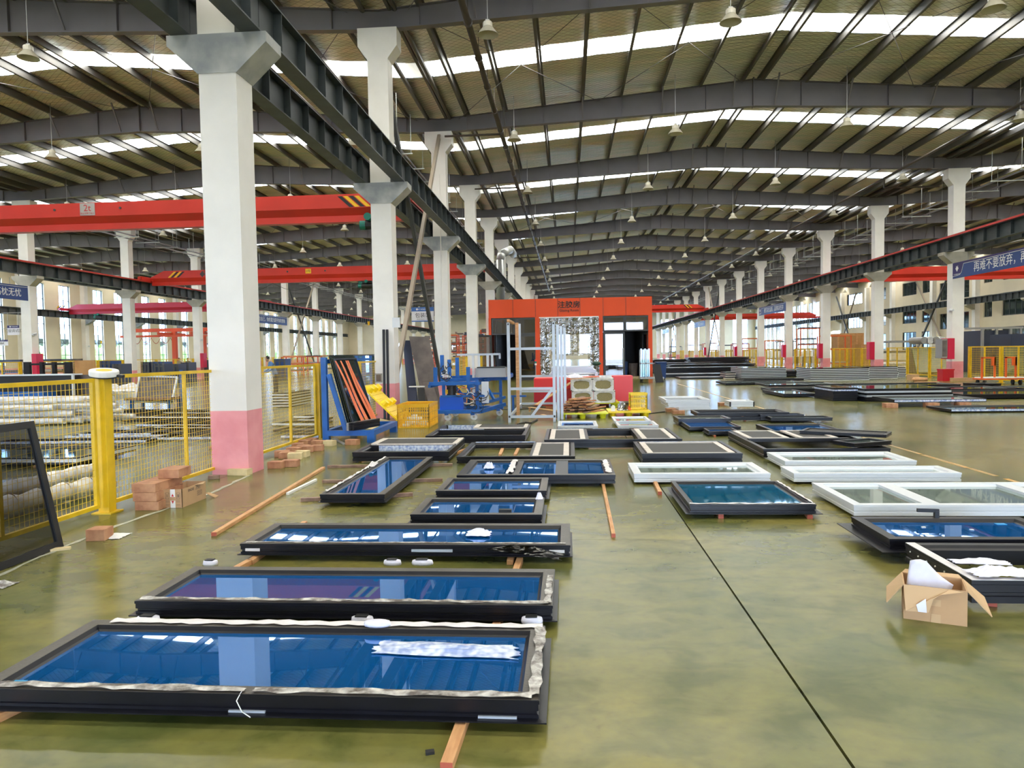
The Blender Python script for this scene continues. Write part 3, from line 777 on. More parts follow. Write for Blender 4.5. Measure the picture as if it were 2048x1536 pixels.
for si, (a, b) in enumerate(SPANS):
    mid = (a + b) / 2
    for k in range(0, 17):
        for j, dx in enumerate((-8.7, -2.95, 2.95, 8.7)):
            x = mid + dx; y = GY(k) + S - 1.0
            if si == 0 and (k < 5 or x < WL + 1): continue
            if si == 3 and k < 4: continue
            if si == 1 and k < 1 and j < 2: continue
            z = 9.33 if k < 12 else 9.5
            c = empty('high_bay_lamp', (x, y, z), 0)
            inst('reflector', LM[0], c); inst('driver_housing', LM[1], c)
            if k < 12: inst('rod', LM[2] if j in (1, 2) else LM[4], c); inst('hook', LM[3], c)
            if si == 2 and k < 4:
                side = ['near the left columns', 'left of the ridge', 'right of the ridge', 'near the right columns'][j]
                tag(c, 'white bell lamp in the %s lamp row of the aisle roof, %s' % (ORD[k], side), 'lamp', 'high bay lamps in the main aisle bay')
            elif si == 1 and k < 3:
                side = ['farthest left', 'left of the ridge', 'right of the ridge', 'beside the near columns'][j]
                tag(c, 'white bell lamp in the %s lamp row of the left bay, %s' % (ORD[k], side), 'lamp', 'high bay lamps in the left bay')
            elif k < 12:
                side = ['by its left columns', 'left of its ridge', 'right of its ridge', 'by its right columns'][j]
                tag(c, 'small white bell lamp over ' + names[si] + ', ' + ORD[k] + ' lamp row, ' + side, 'lamp', 'high bay lamps over ' + names[si])
            else:
                tag(c, 'white bell-shaped high bay lamp hanging far down ' + names[si], 'lamp', 'distant high bay lamps over ' + names[si])

# ================================================================ BANNERS AND SIGNS
def emblem(parent, x, y, z, s, face):
    # small five-pointed petal emblem, local x along the banner
    o = MB()
    pts = [(-.5, .1), (-.28, .32), (-.3, .62), (-.1, .45), (0, .25), (.1, .45), (.3, .62), (.28, .32), (.5, .1), (0, -.5)]
    o.prism([(p[0]*s, p[1]*s) for p in pts], 'y', -.004, 0)
    e = o.build('emblem', 'letter_white', parent); e.location = (x, y, z)
    return e
def banner(x, ya, yb, z0, z1, facing, label, txt_, logo=True, tsize=.42, tpos=.5, sx=1.0):
    # local frame: x along reading direction, -y towards the viewer
    L = abs(yb - ya); H = z1 - z0
    rz = -PI/2 if facing < 0 else PI/2
    b = empty('banner', (x, yb if facing < 0 else ya, z0), rz, label, 'banner')
    MB().b2(0, -.03, 0, L, 0, H).build('board', 'banner_blue', b, fix=False)
    lw = .012
    if logo:
        w = H * 1.0
        MB().prism([(0, .10), (w * .85, .14), (w * 1.05, .25), (w * 1.15, H * .6), (w * 1.28, H * .85), (L, H * .9), (L, H), (0, H)], 'y', -.036, -.03).build('logo_field', 'banner_navy', b)
        mb = MB(); pl_ = [(0, .10), (w * .85, .14), (w * 1.05, .25), (w * 1.15, H * .6), (w * 1.28, H * .85), (L, H * .9)]
        for p, q in zip(pl_, pl_[1:]): mb.bar((p[0], -.038, p[1]), (q[0], -.038, q[1]), .008, .018)
        mb.build('white_line', 'letter_white', b)
        emblem(b, H * .52, -.036, H * .58, H * .36, -1)
        text('YF WINDOWS', H * .12, 'letter_white', b, (H * .52, -.037, H * .24), (PI/2, 0, 0), ext=.001)
    else:
        mb = MB().bar((0, -.034, H * .9), (L, -.034, H * .9), .008, .018).build('white_line', 'letter_white', b)
    text(txt_, tsize, 'letter_white', b, (L * tpos, -.034, H * .46), (PI/2, 0, 0), ext=.002, sx=sx)
    for xx in (L * .15, L * .85): MB().b2(xx - .01, -.02, H, xx + .01, -.005, H + .35).build('hanger', 'metal_grey', b, fix=False)
    return b
banner(XR_ - .265, 27.3, 35.55, 4.80, 5.53, -1, 'large blue slogan banner mounted on the nearest right-hand column', '再难不要放弃，再苦也要坚持', tsize=.50, tpos=.585, sx=.95)
banner(XR_ - .265, 61.6, 69.9, 4.78, 5.53, -1, 'smaller blue slogan banner far along the right-hand columns', '细节决定品质，品质取决生存', tsize=.46, tpos=.57)
banner(XR_ - .265, 96.8, 104.6, 4.78, 5.53, -1, 'small dark blue banner deeper along the right-hand columns', '质量是企业的生命', tsize=.46, tpos=.6)
banner(XR_ - .265, 131.2, 139.2, 4.78, 5.53, -1, 'distant blue banner at the end of the right-hand columns', '安全生产', tsize=.46, tpos=.6)
banner(XF + .265, 27.6, 35.45, 4.76, 5.52, 1, 'blue slogan banner at the left edge of the photo', '安全生产，高枕无忧', logo=False, tsize=.44, tpos=.69)
banner(XF + .265, 62.2, 70.1, 4.75, 5.55, 1, 'narrow blue slogan banner beyond the nearest near column, on far left columns', '相信自己，你的潜力超乎你的想象', logo=False, tsize=.44, tpos=.52)
def hang_sign(px0, py0, px1, py1, Y, label, big, small, head='sign_blue', foot=True, hz=None):
    x0, z1 = atY(px0, py0, Y); x1, z0 = atY(px1, py1, Y); H = z1 - z0; L = x1 - x0
    s = empty('area_sign', (x0, Y, z0), 0, label, 'sign')
    MB().b2(0, -.03, 0, L, 0, H).build('board', 'sign_white', s, fix=False)
    MB().b2(0, -.034, H * .72, L, -.03, H).build('header', head, s, fix=False)
    if foot: MB().b2(0, -.034, 0, L, -.03, H * .08).build('footer', head, s, fix=False)
    text(big, H * .36, 'print_dark', s, (L * .5, -.033, H * .42), (PI/2, 0, 0), ext=.001)
    if small: text(small, H * .10, 'print_dark', s, (L * .5, -.033, H * .17), (PI/2, 0, 0), ext=.001)
    text('YF WINDOWS', H * .13, 'letter_white', s, (L * .56, -.036, H * .85), (PI/2, 0, 0), ext=.001)
    emblem(s, L * .25, -.034, H * .85, H * .16, -1)
    for xx in (.06 * L, .94 * L): MB().cyl((xx, -.015, H), (xx, -.015, H + .7), .012, n=5).build('hanger', 'metal_grey', s)
    MB().cyl((-.3, -.015, H + .7), (L + .3, -.015, H + .7), .02, n=6).build('crossbar', 'metal_grey', s)
hang_sign(823, 615, 868, 643, 40, 'white and blue hanging sign between near columns, above the leaning dark panels', '包装区', 'PACKAGING AREA')
hang_sign(15, 651, 40, 670, 38, 'white sign with navy header beside the first far left column', '门窗调试区', None, head='banner_navy', foot=False)
hang_sign(-10, 680, 17, 691, 42, 'small white sign with navy header at the left edge', '成品区', None, head='banner_navy', foot=False)

# ================================================================ YELLOW MESH FENCES
wire_cache = {}
def wire(L, H, st, t):
    key = (round(L, 2), round(H, 2), st)
    if key in wire_cache: return wire_cache[key]
    mb = MB(); n = max(1, round(L / st)); m_ = max(1, round(H / st)); a = t / 2
    def strip(p, q, ax):
        # thin 4-sided bar
        if ax == 'z': mb.add([(-a, p - a, 0), (a, p - a, 0), (a, p + a, 0), (-a, p + a, 0), (-a, p - a, H), (a, p - a, H), (a, p + a, H), (-a, p + a, H)], [(0,1,5,4),(1,2,6,5),(2,3,7,6),(3,0,4,7)])
        else: mb.add([(-a, 0, p - a), (a, 0, p - a), (a, 0, p + a), (-a, 0, p + a), (-a, L, p - a), (a, L, p - a), (a, L, p + a), (-a, L, p + a)], [(0,1,5,4),(1,2,6,5),(2,3,7,6),(3,0,4,7)])
    for i in range(1, n): strip(L * i / n, 0, 'z')
    for j in range(1, m_): strip(H * j / m_, 0, 'y')
    me = mb.mesh('wire_mesh', 'yellow_paint'); wire_cache[key] = me; return me
def fence_panel(parent, x, ya, yb, z0, z1, mids=(), st=.061, t=.0036, fr=.04):
    mb = MB().b2(x - fr/2, ya, z0, x + fr/2, yb, z0 + fr); mb.build('bottom_rail', 'yellow_paint', parent, fix=False)
    MB().b2(x - fr/2, ya, z1 - fr, x + fr/2, yb, z1).build('top_rail', 'yellow_paint', parent, fix=False)
    for yy in (ya, yb - fr) + tuple(mids):
        MB().b2(x - fr/2, yy, z0 + fr, x + fr/2, yy + fr, z1 - fr).build('upright', 'yellow_paint', parent, fix=False)
    o = inst('wire_mesh', wire(yb - ya, z1 - z0 - 2 * fr, st, t), parent, (x, ya, z0 + fr)); o['kind'] = 'stuff'
def fpost(parent, x, y, h=1.48, w=.10):
    p = MB().b2(x - w/2, y - w/2, .012, x + w/2, y + w/2, h).build('post', 'yellow_paint', parent)
    MB().b2(x - .11, y - .11, 0, x + .11, y + .11, .012).build('base_plate', 'yellow_paint', p)
FX = -4.99
f1 = empty('mesh_fence', (0, 0, 0), 0, 'yellow wire mesh fence from the left edge to the nearest pillar', 'fence')
fence_panel(f1, FX, 3.9, 7.18, .07, 1.45, mids=(5.85,))
fence_panel(f1, FX, 7.42, 9.98, .07, 1.48, mids=(8.95,))
fence_panel(f1, FX, 9.98, 10.32, .07, 1.13, fr=.035)
fpost(f1, FX + .02, 7.30, 1.46, .12); fpost(f1, FX + .03, 10.36, 1.13, .07)
f2 = empty('mesh_fence', (0, 0, 0), 0, 'yellow wire mesh fence between the nearest and second pillars', 'fence')
fence_panel(f2, FX, 10.9, 13.82, .07, 1.49, mids=(12.5,))
fence_panel(f2, FX, 13.98, 16.6, .07, 1.50, mids=(15.3,))
fence_panel(f2, FX, 16.8, 18.9, .07, 1.50); fence_panel(f2, FX, 18.9, 19.3, .07, 1.13)
fpost(f2, FX + .02, 13.9, 1.50, .12); fpost(f2, FX + .02, 16.7, 1.50, .12); fpost(f2, FX + .1, 19.35, 1.15, .08)
for k in range(3, 12):
    f = empty('mesh_fence', (0, 0, 0), 0, 'yellow mesh fence after the %s column of the near row' % ORD[k - 1], 'fence')
    y = GY(k) + .6 - S
    for i in range(3):
        fence_panel(f, FX, y + i * 2.5, y + i * 2.5 + 2.3, .08, 1.5, st=.11, t=.007)
        fpost(f, FX, y + i * 2.5 + 2.4, 1.5, .1)
for k in range(1, 14):
    x = XR_ + .35
    f = empty('mesh_fence', (0, 0, 0), 0, 'yellow mesh fence just %s the %s column of the right-hand row' % ('before' if k < 3 else 'before', ORD[max(0, k - 1)]), 'fence')
    y = GY(k) + .75
    for i in range(3):
        fence_panel(f, x, y + i * 2.45, y + i * 2.45 + 2.3, .10, 1.6, mids=(y + i * 2.45 + 1.15,), st=.10, t=.007, fr=.05)
        fpost(f, x, y + i * 2.45 + 2.37, 1.6, .12)
    fpost(f, x - .3, y - .3, 1.2, .10)
for k in range(2, 13):
    x = XF - .1
    f = empty('mesh_fence', (0, 0, 0), 0, 'yellow mesh fence following the %s bay along the far left columns' % ORD[k - 2], 'fence')
    y = GY(k) + .7
    for i in range(3):
        fence_panel(f, x, y + i * 2.45, y + i * 2.45 + 2.3, .10, 1.6, mids=(y + i * 2.45 + 1.15,), st=.12, t=.008, fr=.05)
        fpost(f, x, y + i * 2.45 + 2.37, 1.6, .12)

# ================================================================ ORANGE ROOM
OY = 42.4
ro = empty('orange_room', (0, OY, 0), 0, 'orange glazing booth with black framed glass doors and strip curtain', 'room')
XA, XB_ = -4.72, 5.02; DEP = 9.0; ZR = 4.80; ZF = 3.72
def ox(px): return atY(px, 700, OY)[0]
# fascia panels
pxs = [978, 1027, 1072, 1116.5, 1161, 1207, 1252.5, 1305]
for a, b in zip(pxs, pxs[1:]):
    xa, xb = ox(a), ox(b)
    MB().b2(xa + .012, 0, ZF, xb - .012, .10, ZR).build('fascia_panel', 'orange_panel', ro, fix=False)
MB().b2(ox(978) + .05, .02, ZF + .02, ox(1305) - .05, .3, ZR - .02).build('fascia_backing', 'dark_frame', ro, fix=False)
for a, b in ((978, 983), (1071, 1082), (1198, 1206), (1297, 1305)):
    MB().b2(ox(a), 0, 0, ox(b), .25, ZF).build('orange_post', 'orange_panel', ro, fix=False)
MB().b2(ox(978), .1, 0, ox(978) + .12, DEP, ZR).build('side_wall', 'orange_panel', ro, fix=False)
MB().b2(ox(1305) - .12, .1, 0, ox(1305), DEP, ZR).build('side_wall', 'orange_panel', ro, fix=False)
MB().b2(ox(978), .1, ZR - .1, ox(1305), DEP, ZR).build('roof', 'dark_frame', ro, fix=False)
MB().b2(ox(978) + .12, DEP - .1, 0, ox(1090), DEP, ZR - .1).b2(ox(1190), DEP - .1, 0, ox(1305) - .12, DEP, ZR - .1).b2(ox(1090), DEP - .1, 2.9, ox(1190), DEP, ZR - .1).build('rear_wall', 'dark_frame', ro, fix=False)
MB().b2(ox(1071) - .05, .3, 0, ox(1071) + .02, 5, 3.6).b2(ox(1206) - .02, .3, 0, ox(1206) + .05, 5, 3.6).build('partition', 'glass_door', ro, fix=False)
txr = ox(1139)
text('注胶房', .44, 'black', ro, (txr, -.01, 4.40), (PI/2, 0, 0), ext=.01, sx=1.0, bold=.005)
text('Glazing Room', .20, 'black', ro, (txr, -.01, 4.08), (PI/2, 0, 0), ext=.006, sx=1.0, bold=.002)
def glazed(xa, xb, z0, z1, parent, nm='glazed_frame', t=.09, y=.05, gl='glass_door'):
    o = MB().b2(xa, y - .04, z0, xa + t, y + .04, z1).b2(xb - t, y - .04, z0, xb, y + .04, z1).b2(xa + t, y - .04, z1 - t, xb - t, y + .04, z1).b2(xa + t, y - .04, z0, xb - t, y + .04, z0 + t).build(nm, 'dark_frame', parent, fix=False)
    MB().b2(xa + t, y - .006, z0 + t, xb - t, y + .006, z1 - t).build('pane', gl, o, fix=False)
    return o
ZD = 2.72
glazed(ox(984), ox(1030), ZD, ZF - .02, ro, 'transom_window'); glazed(ox(1030), ox(1075), ZD, ZF - .02, ro, 'transom_window')
glazed(ox(1206), ox(1250), ZD + .08, ZF - .02, ro, 'transom_window'); glazed(ox(1250), ox(1298), ZD + .08, ZF - .02, ro, 'transom_window')
d = glazed(ox(1031), ox(1073), .02, ZD, ro, 'door', t=.12)
MB().tube([(ox(1035.5), -.02, .75), (ox(1035.5), -.1, .8), (ox(1035.5), -.1, 1.75), (ox(1035.5), -.02, 1.8)], .018, 6).build('handle', 'metal_grey', d)
d = glazed(ox(1207), ox(1250), .02, ZD + .05, ro, 'door', t=.12)
MB().tube([(ox(1246.5), -.02, .75), (ox(1246.5), -.14, .8), (ox(1246.5), -.14, 1.75), (ox(1246.5), -.02, 1.8)], .03, 6).build('handle', 'metal_grey', d)
# opened left leaf swung outwards, hinged at the left post
dl = glazed(0, 1.55, .02, ZD, ro, 'open_door', t=.12, y=0); dl.location = (ox(984), -.05, 0); dl.rotation_euler = (0, 0, PI + .55)
dr = glazed(0, 1.4, .02, ZD, ro, 'open_door', t=.10, y=0); dr.location = (ox(1297), .1, 0); dr.rotation_euler = (0, 0, PI/2 + .12)
# ribbed dark inner walls
for xw in (ox(983) + .25, ox(1297) + .05):
    mb = MB()
    for i in range(24): mb.b2(xw - .03, .4 + i * .35, 0, xw + .03, .66 + i * .35, 3.6)
    mb.build('ribbed_lining', 'alu_dark', ro, fix=False)
# strip curtain
MB().b2(ox(1079), -.06, ZF - .06, ox(1198), -.01, ZF).build('curtain_rail', 'letter_white', ro, fix=False)
n = 11
for i in range(n):
    xa = ox(1080) + (ox(1197) - ox(1080)) * i / n; wd = (ox(1197) - ox(1080)) / n + .05
    zb = .12 if i < 2 or i > n - 3 else 1.45 + R.uniform(-.05, .05)
    ph = R.uniform(0, 6)
    f = lambda u, v: (xa + wd * u, -.035 - .012 * (i % 2) + .045 * math.sin(PI * u) + .018 * math.sin(9 * v + ph) * math.sin(PI * u) + .008 * math.sin(31 * v + ph * 2), ZF - .05 - (ZF - .05 - zb) * v)
    MB().sheet(f, 6, 48).build('curtain_strip', 'curtain', ro, fix=False, smooth=True)

# ================================================================ FRAMES LAID OUT ON THE FLOOR
def member_frame(parent, L, W, h, fw, m, z=0.0, fin=0.0, name='frame_member', lip=.02, bead=.03, m_top=None):
    # closed profile swept round a rectangle with mitred corners; one mesh per side
    sec = [(0, 0), (0, h*.28), (.008, h*.32), (.008, h*.44), (0, h*.48), (0, h*.80), (-.004, h*.82), (-.004, h), (fw, h), (fw + bead*.4, h - lip), (fw + bead, h - lip - .012), (fw + bead, h*.25), (fw, h*.2), (fw, 0)]
    if fin: sec = [(-fin, .004), (-fin, .010), (0, .012)] + sec[1:]
    cs = [(-1, -1), (1, -1), (1, 1), (-1, 1)]
    out = []
    for k in range(4):
        a, b = cs[k], cs[(k + 1) % 4]
        vs = [(a[0]*(L/2 - d), a[1]*(W/2 - d), z + zz) for d, zz in sec] + [(b[0]*(L/2 - d), b[1]*(W/2 - d), z + zz) for d, zz in sec]
        n = len(sec)
        fs = [(i, i+1, n+i+1, n+i) for i in range(n-1)] + [(n-1, 0, n, 2*n-1)] + [tuple(range(n)), tuple(range(n, 2*n))]
        out.append(MB().add(vs, fs).build(name, m, parent))
    return out
def unit(name, rect, z0, h, fw, m, label, bays=None, cat='window', group=None, gl='glass_blue', fin=0.0, rz=0.0, bead=.03, split='x', mw=.07, group_=None):
    """rect = (x0, x1, y0, y1); bays = [(fraction, kind)] across the split direction"""
    x0, x1, y0, y1 = rect; L, W = x1 - x0, y1 - y0
    u = empty(name, ((x0+x1)/2, (y0+y1)/2, z0), rz, label, cat, group)
    member_frame(u, L, W, h, fw, m, fin=fin, bead=bead)
    bays = bays or [(1.0, 'glass')]
    ia, ib = fw + bead, fw + bead
    T = (L if split == 'x' else W) - 2 * ia; pos = 0
    O = (W if split == 'x' else L) - 2 * ib
    for i, (fr, kind) in enumerate(bays):
        a = -((L if split == 'x' else W)/2) + ia + T * pos; b = a + T * fr; pos += fr
        if i > 0:
            if split == 'x': MB().b2(a - mw/2, -W/2 + fw*.8, h*.35, a + mw/2, W/2 - fw*.8, h - .004).build('mullion', m, u, fix=False)
            else: MB().b2(-L/2 + fw*.8, a - mw/2, h*.35, L/2 - fw*.8, a + mw/2, h - .004).build('mullion', m, u, fix=False)
        aa = a + (mw/2 if i > 0 else 0); bb = b - (mw/2 if i < len(bays) - 1 else 0)
        q = (aa, -O/2, bb, O/2) if split == 'x' else (-O/2, aa, O/2, bb)
        if kind == 'glass': MB().b2(q[0] - .008, q[1] - .008, h - .045, q[2] + .008, q[3] + .008, h - .028).build('glass_pane', gl, u, fix=False)
        elif kind == 'clear': MB().b2(q[0] - .008, q[1] - .008, h - .045, q[2] + .008, q[3] + .008, h - .030).build('glass_pane', 'glass_clear', u, fix=False)
        elif kind == 'screen':
            cx, cy = (q[0]+q[2])/2, (q[1]+q[3])/2; ql, qw = q[2]-q[0], q[3]-q[1]
            t = .085; zz = h + .002
            s = MB().b2(q[0]+t, q[1]+t, h - .02, q[2]-t, q[3]-t, h - .012).build('screen_mesh', 'screen', u, fix=False)
            MB().b2(q[0], q[1], h - .03, q[0]+t, q[3], zz).b2(q[2]-t, q[1], h - .03, q[2], q[3], zz).build('taped_stile', 'tape_beige', u, fix=False)
            MB().b2(q[0]+t, q[1], h - .03, q[2]-t, q[1]+.03, zz).b2(q[0]+t, q[3]-.05, h - .03, q[2]-t, q[3], zz).build('screen_rail', 'tape_beige', u, fix=False)
        elif kind == 'film':
            pass
    return u
def film_strip(u, x0, x1, y, w, z, m='film_white', amp=.012, name='protective_film', ax='x'):
    n = max(6, int((x1 - x0) / .06))
    lo = [w/2 * R.uniform(.55, 1.15) for _ in range(n + 1)]; hi = [w/2 * R.uniform(.55, 1.15) for _ in range(n + 1)]
    zz = [[R.uniform(0, amp) for _ in range(4)] for _ in range(n + 1)]
    def f(s, t):
        i = min(n, int(round(s * n))); j = min(3, int(round(t * 3))); a = x0 + (x1 - x0) * s; b = y - lo[i] + (lo[i] + hi[i]) * t
        return (a, b, z + zz[i][j]) if ax == 'x' else (b, a, z + zz[i][j])
    return MB().sheet(f, n, 3).build(name, m, u, fix=False, smooth=True)
def sticker(u, c, d, m='letter_white', name='sticker'): return MB().box(c, d).build(name, m, u, fix=False)
def crumple(name, x, y, z, sx, sy, sz, m, label, cat, rz=0.0, parent=None, seed=0, n=10):
    r = random.Random(seed or hash(label) % 9999)
    hgt = [[r.random() for _ in range(n + 1)] for _ in range(n + 1)]
    ed = [[r.uniform(-.09, .09) for _ in range(n + 1)] for _ in range(4)]
    def f(u, v):
        i, j = int(round(u * n)), int(round(v * n))
        a = (u - .5) * sx * (1 + ed[0][j]); b = (v - .5) * sy * (1 + ed[1][i])
        dome = math.sin(PI * u) * math.sin(PI * v)
        return (a + ed[2][j] * sx * .3, b + ed[3][i] * sy * .3, .004 + sz * (dome * .5 + .5 * hgt[i][j] * (dome + .1)))
    mb = MB().sheet(f, n, n)
    if parent: o = mb.build(name, m, parent, fix=False); o.location = (x, y, z)
    else: o = mb.build(name, m, None, label, cat, fix=False); o.location = (x, y, z)
    o.rotation_euler = (0, 0, rz); solid(o, .003, 1.0); return o

ZS = .045     # frames rest on battens
A, Bz, Wh = 'alu_dark', 'alu_bronze', 'alu_white'
# nearest three long blue-glass windows
def bronze_window(rect, label, **k):
    u = unit('glazed_window', rect, ZS, .092, .075, A, label, **k)
    x0, x1, y0, y1 = rect; L, W = x1-x0, y1-y0
    # thin brown-grey layer, lighter than the sides, over the profile's top face
    MB().prism([(-L/2, -W/2), (L/2, -W/2), (L/2-.074, -W/2+.074), (-L/2+.074, -W/2+.074)], 'z', .092, .0935).prism([(-L/2, W/2), (-L/2+.074, W/2-.074), (L/2-.074, W/2-.074), (L/2, W/2)], 'z', .092, .0935) \
        .prism([(-L/2, -W/2), (-L/2+.074, -W/2+.074), (-L/2+.074, W/2-.074), (-L/2, W/2)], 'z', .092, .0935).prism([(L/2, -W/2), (L/2, W/2), (L/2-.074, W/2-.074), (L/2-.074, -W/2+.074)], 'z', .092, .0935).build('face_layer', Bz, u)
    return u
u1 = bronze_window((-2.765, -.145, 3.05, 3.90), 'nearest long window frame with blue glass and white film strip', fin=.035)
film_strip(u1, -1.24, -.02, -.40, .05, .099, 'film_clear'); film_strip(u1, .02, 1.28, -.40, .055, .099, 'film_clear')
film_strip(u1, -1.18, 1.30, .405, .075, .098, 'film_white', .006, 'white_film')
film_strip(u1, -.40, .38, 1.29, .06, .099, 'film_clear', ax='y')
MB().tube([(-.03, -.41, .10), (-.035, -.455, .075), (-.01, -.46, .03), (.03, -.462, .005)], .0025, 5).build('film_thread', 'letter_white', u1)
sticker(u1, (-1.19, -.30, .066), (.07, .03, .004), 'sticker_blue')
for x in (.0, 1.13): sticker(u1, (x, -.431, .014), (.17, .010, .014), 'alu_silver', 'hinge_plate')
crumple('film_scrap', .80, .14, .066, .72, .16, .02, 'film_blue', '', '', -.05, u1, seed=5)
u2 = bronze_window((-2.715, -.11, 4.22, 4.94), 'second long blue window from the front, purple reflection in its glass', fin=.03)
film_strip(u2, -1.28, 1.28, -.335, .045, .099, 'film_clear'); film_strip(u2, -.33, .2, 1.275, .05, .099, 'film_clear', ax='y')
sticker(u2, (-1.18, -.235, .066), (.06, .035, .004), 'sticker_blue')
u3 = bronze_window((-2.665, -.0, 5.56, 6.27), 'third long blue window from the front, crumpled white tissue on its glass', fin=.02)
film_strip(u3, -1.3, 1.3, -.32, .03, .098, 'film_clear', .006)
sticker(u3, (.24, -.360, .045), (.33, .006, .022), 'alu_silver', 'lock_plate')
for x in (-1.23, 1.23): sticker(u3, (x, -.361, .045), (.12, .006, .022), 'film_white', 'label_tape')
u4 = bronze_window((-2.715, -2.0, 7.58, 10.38), 'blue window laid lengthwise away from camera, left of the others', fin=.02)
film_strip(u4, -1.3, 1.3, -.325, .04, .099, 'film_white', .02, ax='y')
crumple('film_scrap', -.33, .62, .093, .1, .35, .05, 'film_white', '', '', .1, u4, seed=8)
u5 = unit('glazed_window', (-1.38, .56, 8.70, 9.98), ZS, .105, .10, A, 'dark three-pane window with blue glass and white peeling tape', bays=[(.33, 'glass'), (.36, 'glass'), (.31, 'glass')], mw=.16, fin=0)
MB().b2(-.97, -.64, .105, .97, -.55, .1065).b2(-.97, .55, .105, .97, .64, .1065).build('face_layer', Bz, u5, fix=False)  # same brown-grey layer on top of the front and rear members
film_strip(u5, -.55, .55, -.33, .09, .108, 'film_white', .03, 'peeling_film', 'y'); film_strip(u5, -.5, .5, .90, .09, .108, 'film_white', .02, 'peeling_film', 'y')
u6 = bronze_window((-1.47, -.25, 7.77, 8.60), 'small blue window just below the three-pane one', fin=.03)
u7 = bronze_window((-1.50, -.26, 6.62, 7.40), 'small blue window with hardware bag, behind the third long window', fin=.03)
sticker(u7, (.27, -.26, .10), (.12, .05, .03), 'black', 'lock_body')

dk = 'charcoal'
def tray(rect, label, bays, h=.14, fw=.055, **k):
    return unit('screen_window', rect, .02, h, fw, A, label, bays=bays, **k)
def blue_film(u, x0, x1, y, h, vertical=True):
    MB().b2(x0, y - .002, h * .30, x1, y + .002, h * .96).build('dotted_film', 'film_blue', u, fix=False)
u8 = tray((-3.32, -1.82, 10.74, 12.45), 'dark frame with screen at the left, behind the lengthwise blue window', [(1.0, 'open')])
MB().b2(-.62, .02, .135, .72, .78, .15).build('screen_mesh', 'screen', u8, fix=False)
MB().b2(-.70, .02, .13, -.60, .82, .158).b2(.66, .02, .13, .74, .82, .158).b2(-.6, -.02, .13, .7, .03, .158).b2(-.6, .76, .13, .7, .82, .158).build('taped_stile', 'tape_beige', u8, fix=False)
MB().b2(-.70, -.04, .04, .74, -.01, .14).build('sash_edge', A, u8, fix=False); blue_film(u8, -.55, .68, -.045, .14)
u9 = tray((-2.60, -.78, 12.85, 14.78), 'dark frame with two-level sashes in front of the yellow crate and blue cart', [(1.0, 'open')])
MB().b2(-.1, .30, .135, .80, .88, .15).build('screen_mesh', 'screen', u9, fix=False)
MB().b2(-.2, .28, .13, -.1, .9, .158).b2(.8, .28, .13, .87, .9, .158).b2(-.1, .25, .13, .8, .30, .158).build('taped_stile', 'tape_beige', u9, fix=False)
MB().b2(-.85, -.05, .05, .85, .0, .14).build('middle_rail', A, u9, fix=False); blue_film(u9, -.85, -.1, .18, .15); blue_film(u9, -.8, -.05, .88, .15)
u10 = tray((-1.66, .09, 10.48, 12.18), 'open dark frame with screen sash at its right end', [(.64, 'open'), (.36, 'screen')], h=.10, mw=.05)
blue_film(u10, -.8, .22, .80, .12)
u11 = tray((-.41, 1.90, 12.15, 13.9), 'widest dark frame with screens at both ends, beside the yellow pallets', [(.30, 'screen'), (.42, 'open'), (.28, 'screen')], mw=.06)
for a_, b_ in ((-.95, -.45), (-.28, .42), (.6, 1.0)): blue_film(u11, a_, b_, .82, .15)
u12 = tray((1.06, 2.48, 10.42, 11.84), 'dark frame with full screen and dotted blue film, behind white window', [(1.0, 'screen')])
blue_film(u12, -.6, .0, .66, .15); blue_film(u12, .05, .62, .66, .15)
def white_win(rect, label, **k):
    return unit('white_window', rect, .03, .105, .085, Wh, label, **k)
u13 = white_win((.80, 2.44, 8.86, 9.75), 'white framed window left of the floor joint crossing behind blue-glass window', bays=[(1, 'clear')])
u14 = unit('glazed_window', (1.18, 2.38, 7.08, 8.36), ZS, .09, .045, A, 'square dark window with teal blue glass in the right foreground', gl='glass_teal', fin=.05)
film_strip(u14, -.6, .6, -.62, .03, .092, 'film_white', .012); film_strip(u14, -.58, .6, .585, .03, .092, 'film_white', .012, ax='y')
u15 = white_win((2.90, 4.60, 9.83, 10.70), 'upper white framed window behind the longer one on the right', bays=[(1, 'clear')])
u16 = white_win((2.72, 4.66, 8.86, 9.41), 'long narrow white window with scraps at its right corner', bays=[(1, 'clear')])
u17 = white_win((2.73, 5.35, 7.06, 8.25), 'large white window with three panes at the right edge', bays=[(.27, 'clear'), (.52, 'clear'), (.21, 'clear')], mw=.16)
u18 = unit('glazed_window', (2.46, 3.85, 5.67, 6.42), .08, .09, .075, A, 'dark blue-glass window with black handle, behind the open cardboard box', fin=.09)
MB().bar((.0, .34, .09), (.0, .34, .15), .035).bar((.02, .34, .15), (-.16, .34, .155), .02, .03).build('handle', 'black', u18, label='black lever handle')
sticker(u18, (.46, .22, .065), (.08, .05, .003), 'sticker_blue')
for p in ((-.22, .1), (.12, .02)): sticker(u18, (p[0], p[1], .066), (.03, .02, .006), 'letter_white', 'tissue_bit')
u19 = unit('glazed_window', (2.50, 3.95, 4.62, 5.50), .04, .145, .06, A, 'deep dark frame with white taped top edge holding papers', bays=[(1, 'open')])
MB().b2(-.725, -.44, .145, -.66, .44, .148).b2(-.66, -.44, .145, .72, -.385, .148).build('white_tape', 'film_white', u19, fix=False)
for i in range(7): MB().cyl((-.726, -.36 + i * .12, .10), (-.732, -.36 + i * .12, .10), .006, n=8).build('rivet', 'letter_white', u19)
